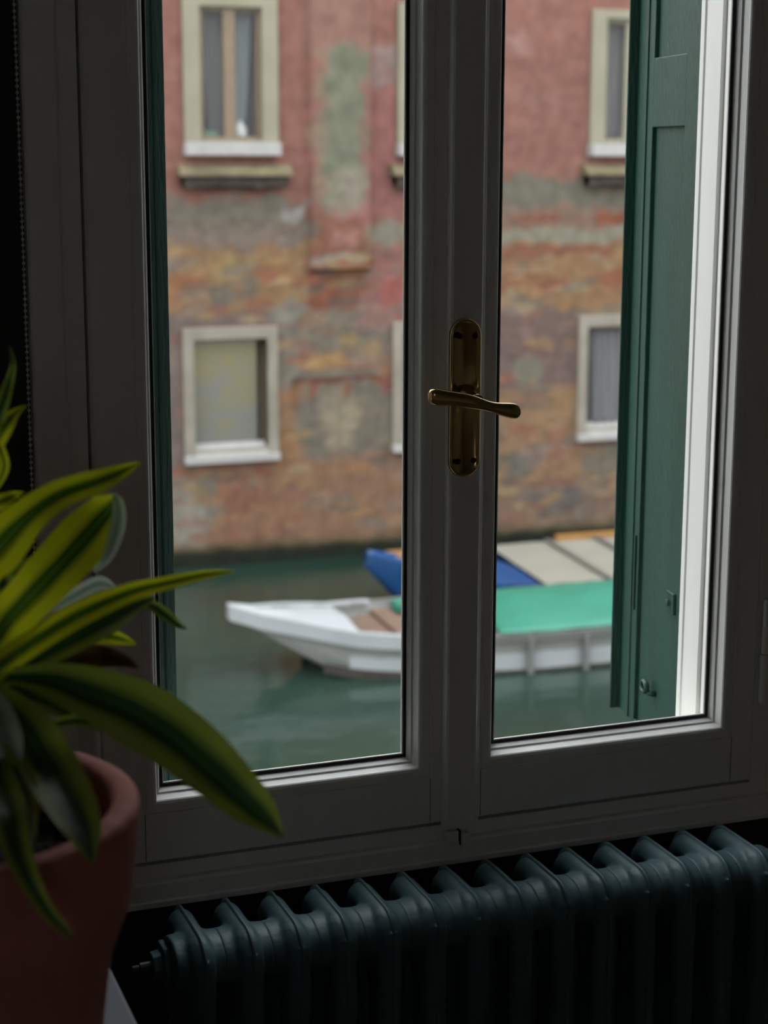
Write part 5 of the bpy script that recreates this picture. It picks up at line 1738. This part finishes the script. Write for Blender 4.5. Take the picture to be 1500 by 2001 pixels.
for i in range(46):
    s = 2.78 + 4.3 * i / 45
    b, z = interp(beam, s) * 0.99, interp(sheer, s)
    row = []
    for j in range(17):
        q_ = -1 + 2 * j / 16
        h = 0.045 + 0.13 * (1 - abs(q_) ** 1.8) * min(1, (s - 2.70) / 0.5) + 0.012 * noise.noise(Vector((s * 4, q_ * 3, 0)))
        row.append(bm.verts.new((s + 0.10 * q_, b * q_, z + h)))
    rows.append(row)
for i in range(45):
    for j in range(16):
        bm.faces.new((rows[i][j], rows[i + 1][j], rows[i + 1][j + 1], rows[i][j + 1]))
thick(obj('tarpaulin', bm, M_TARP, boat, smooth=True), 0.01)

# blue boat moored behind it
bb = empty('blue_covered_boat', (6.28, 17.30, WATER), rad(-1.0))
tag(bb, 'blue boat with ribbed beige cover moored along the old house wall, behind the green tarpaulin', 'boat')
beam2 = [(0, 0.04), (0.3, 0.30), (0.8, 0.58), (1.5, 0.82), (2.4, 0.92), (6.5, 0.92)]
sheer2 = [(0, 0.66), (0.4, 0.58), (0.9, 0.44), (1.6, 0.31), (6.5, 0.31)]
keel2 = [(0, 0.50), (0.3, 0.18), (0.5, -0.05), (1.0, -0.15), (6.5, -0.15)]
hull(bb, beam2, sheer2, keel2, 6.5, M_BLUE, 1)
bm = bmesh.new()
rings = []
for i in range(16):
    s = 0.03 + 1.90 * i / 15
    b, z = interp(beam2, s) - 0.02, interp(sheer2, s)
    rings.append([(s, -b, z), (s, 0, z + 0.05), (s, b, z), (s, 0, z - 0.03)])
loft(bm, rings)
obj('foredeck', bm, M_BLUE, bb)
bm = bmesh.new()
box(bm, 0.34, 0.80, -0.14, 0.24, 0.52, 0.62)
obj('orange_locker', bm, M_ORANGE, bb, bevel=0.01)
strake('navy_gunwale', bb, beam2, sheer2, 1.5, 6.45, -0.02, 0.10, 0.03, M_NAVY)
bm = bmesh.new()
rows = []
for i in range(33):
    s = 1.97 + 4.5 * i / 32
    row = []
    for j in range(9):
        q_ = j / 8
        row.append(bm.verts.new((s, -0.90 + 1.78 * q_, 0.33 + 0.10 * q_ + 0.006 * noise.noise(Vector((s * 3, q_ * 3, 2))))))
    rows.append(row)
for i in range(32):
    for j in range(8):
        bm.faces.new((rows[i][j], rows[i + 1][j], rows[i + 1][j + 1], rows[i][j + 1]))
cv = thick(obj('boat_cover', bm, M_COVER, bb, smooth=False), 0.012)
for i in range(6):
    s = 2.74 + i * 0.68
    bm = bmesh.new()
    loft(bm, [[(s + dx, -0.91 + 1.78 * q_, 0.342 + 0.10 * q_ + dz) for dx, dz in ((0, 0), (0.07, 0), (0.07, 0.025), (0, 0.025))] for q_ in (0, 1)])
    obj('cover_rib', bm, M_SEAM, cv)
bm = bmesh.new()
box(bm, 2.9, 6.3, 0.84, 0.92, 0.30, 0.50)
obj('orange_side_board', bm, M_ORANGE, bb, bevel=0.01)
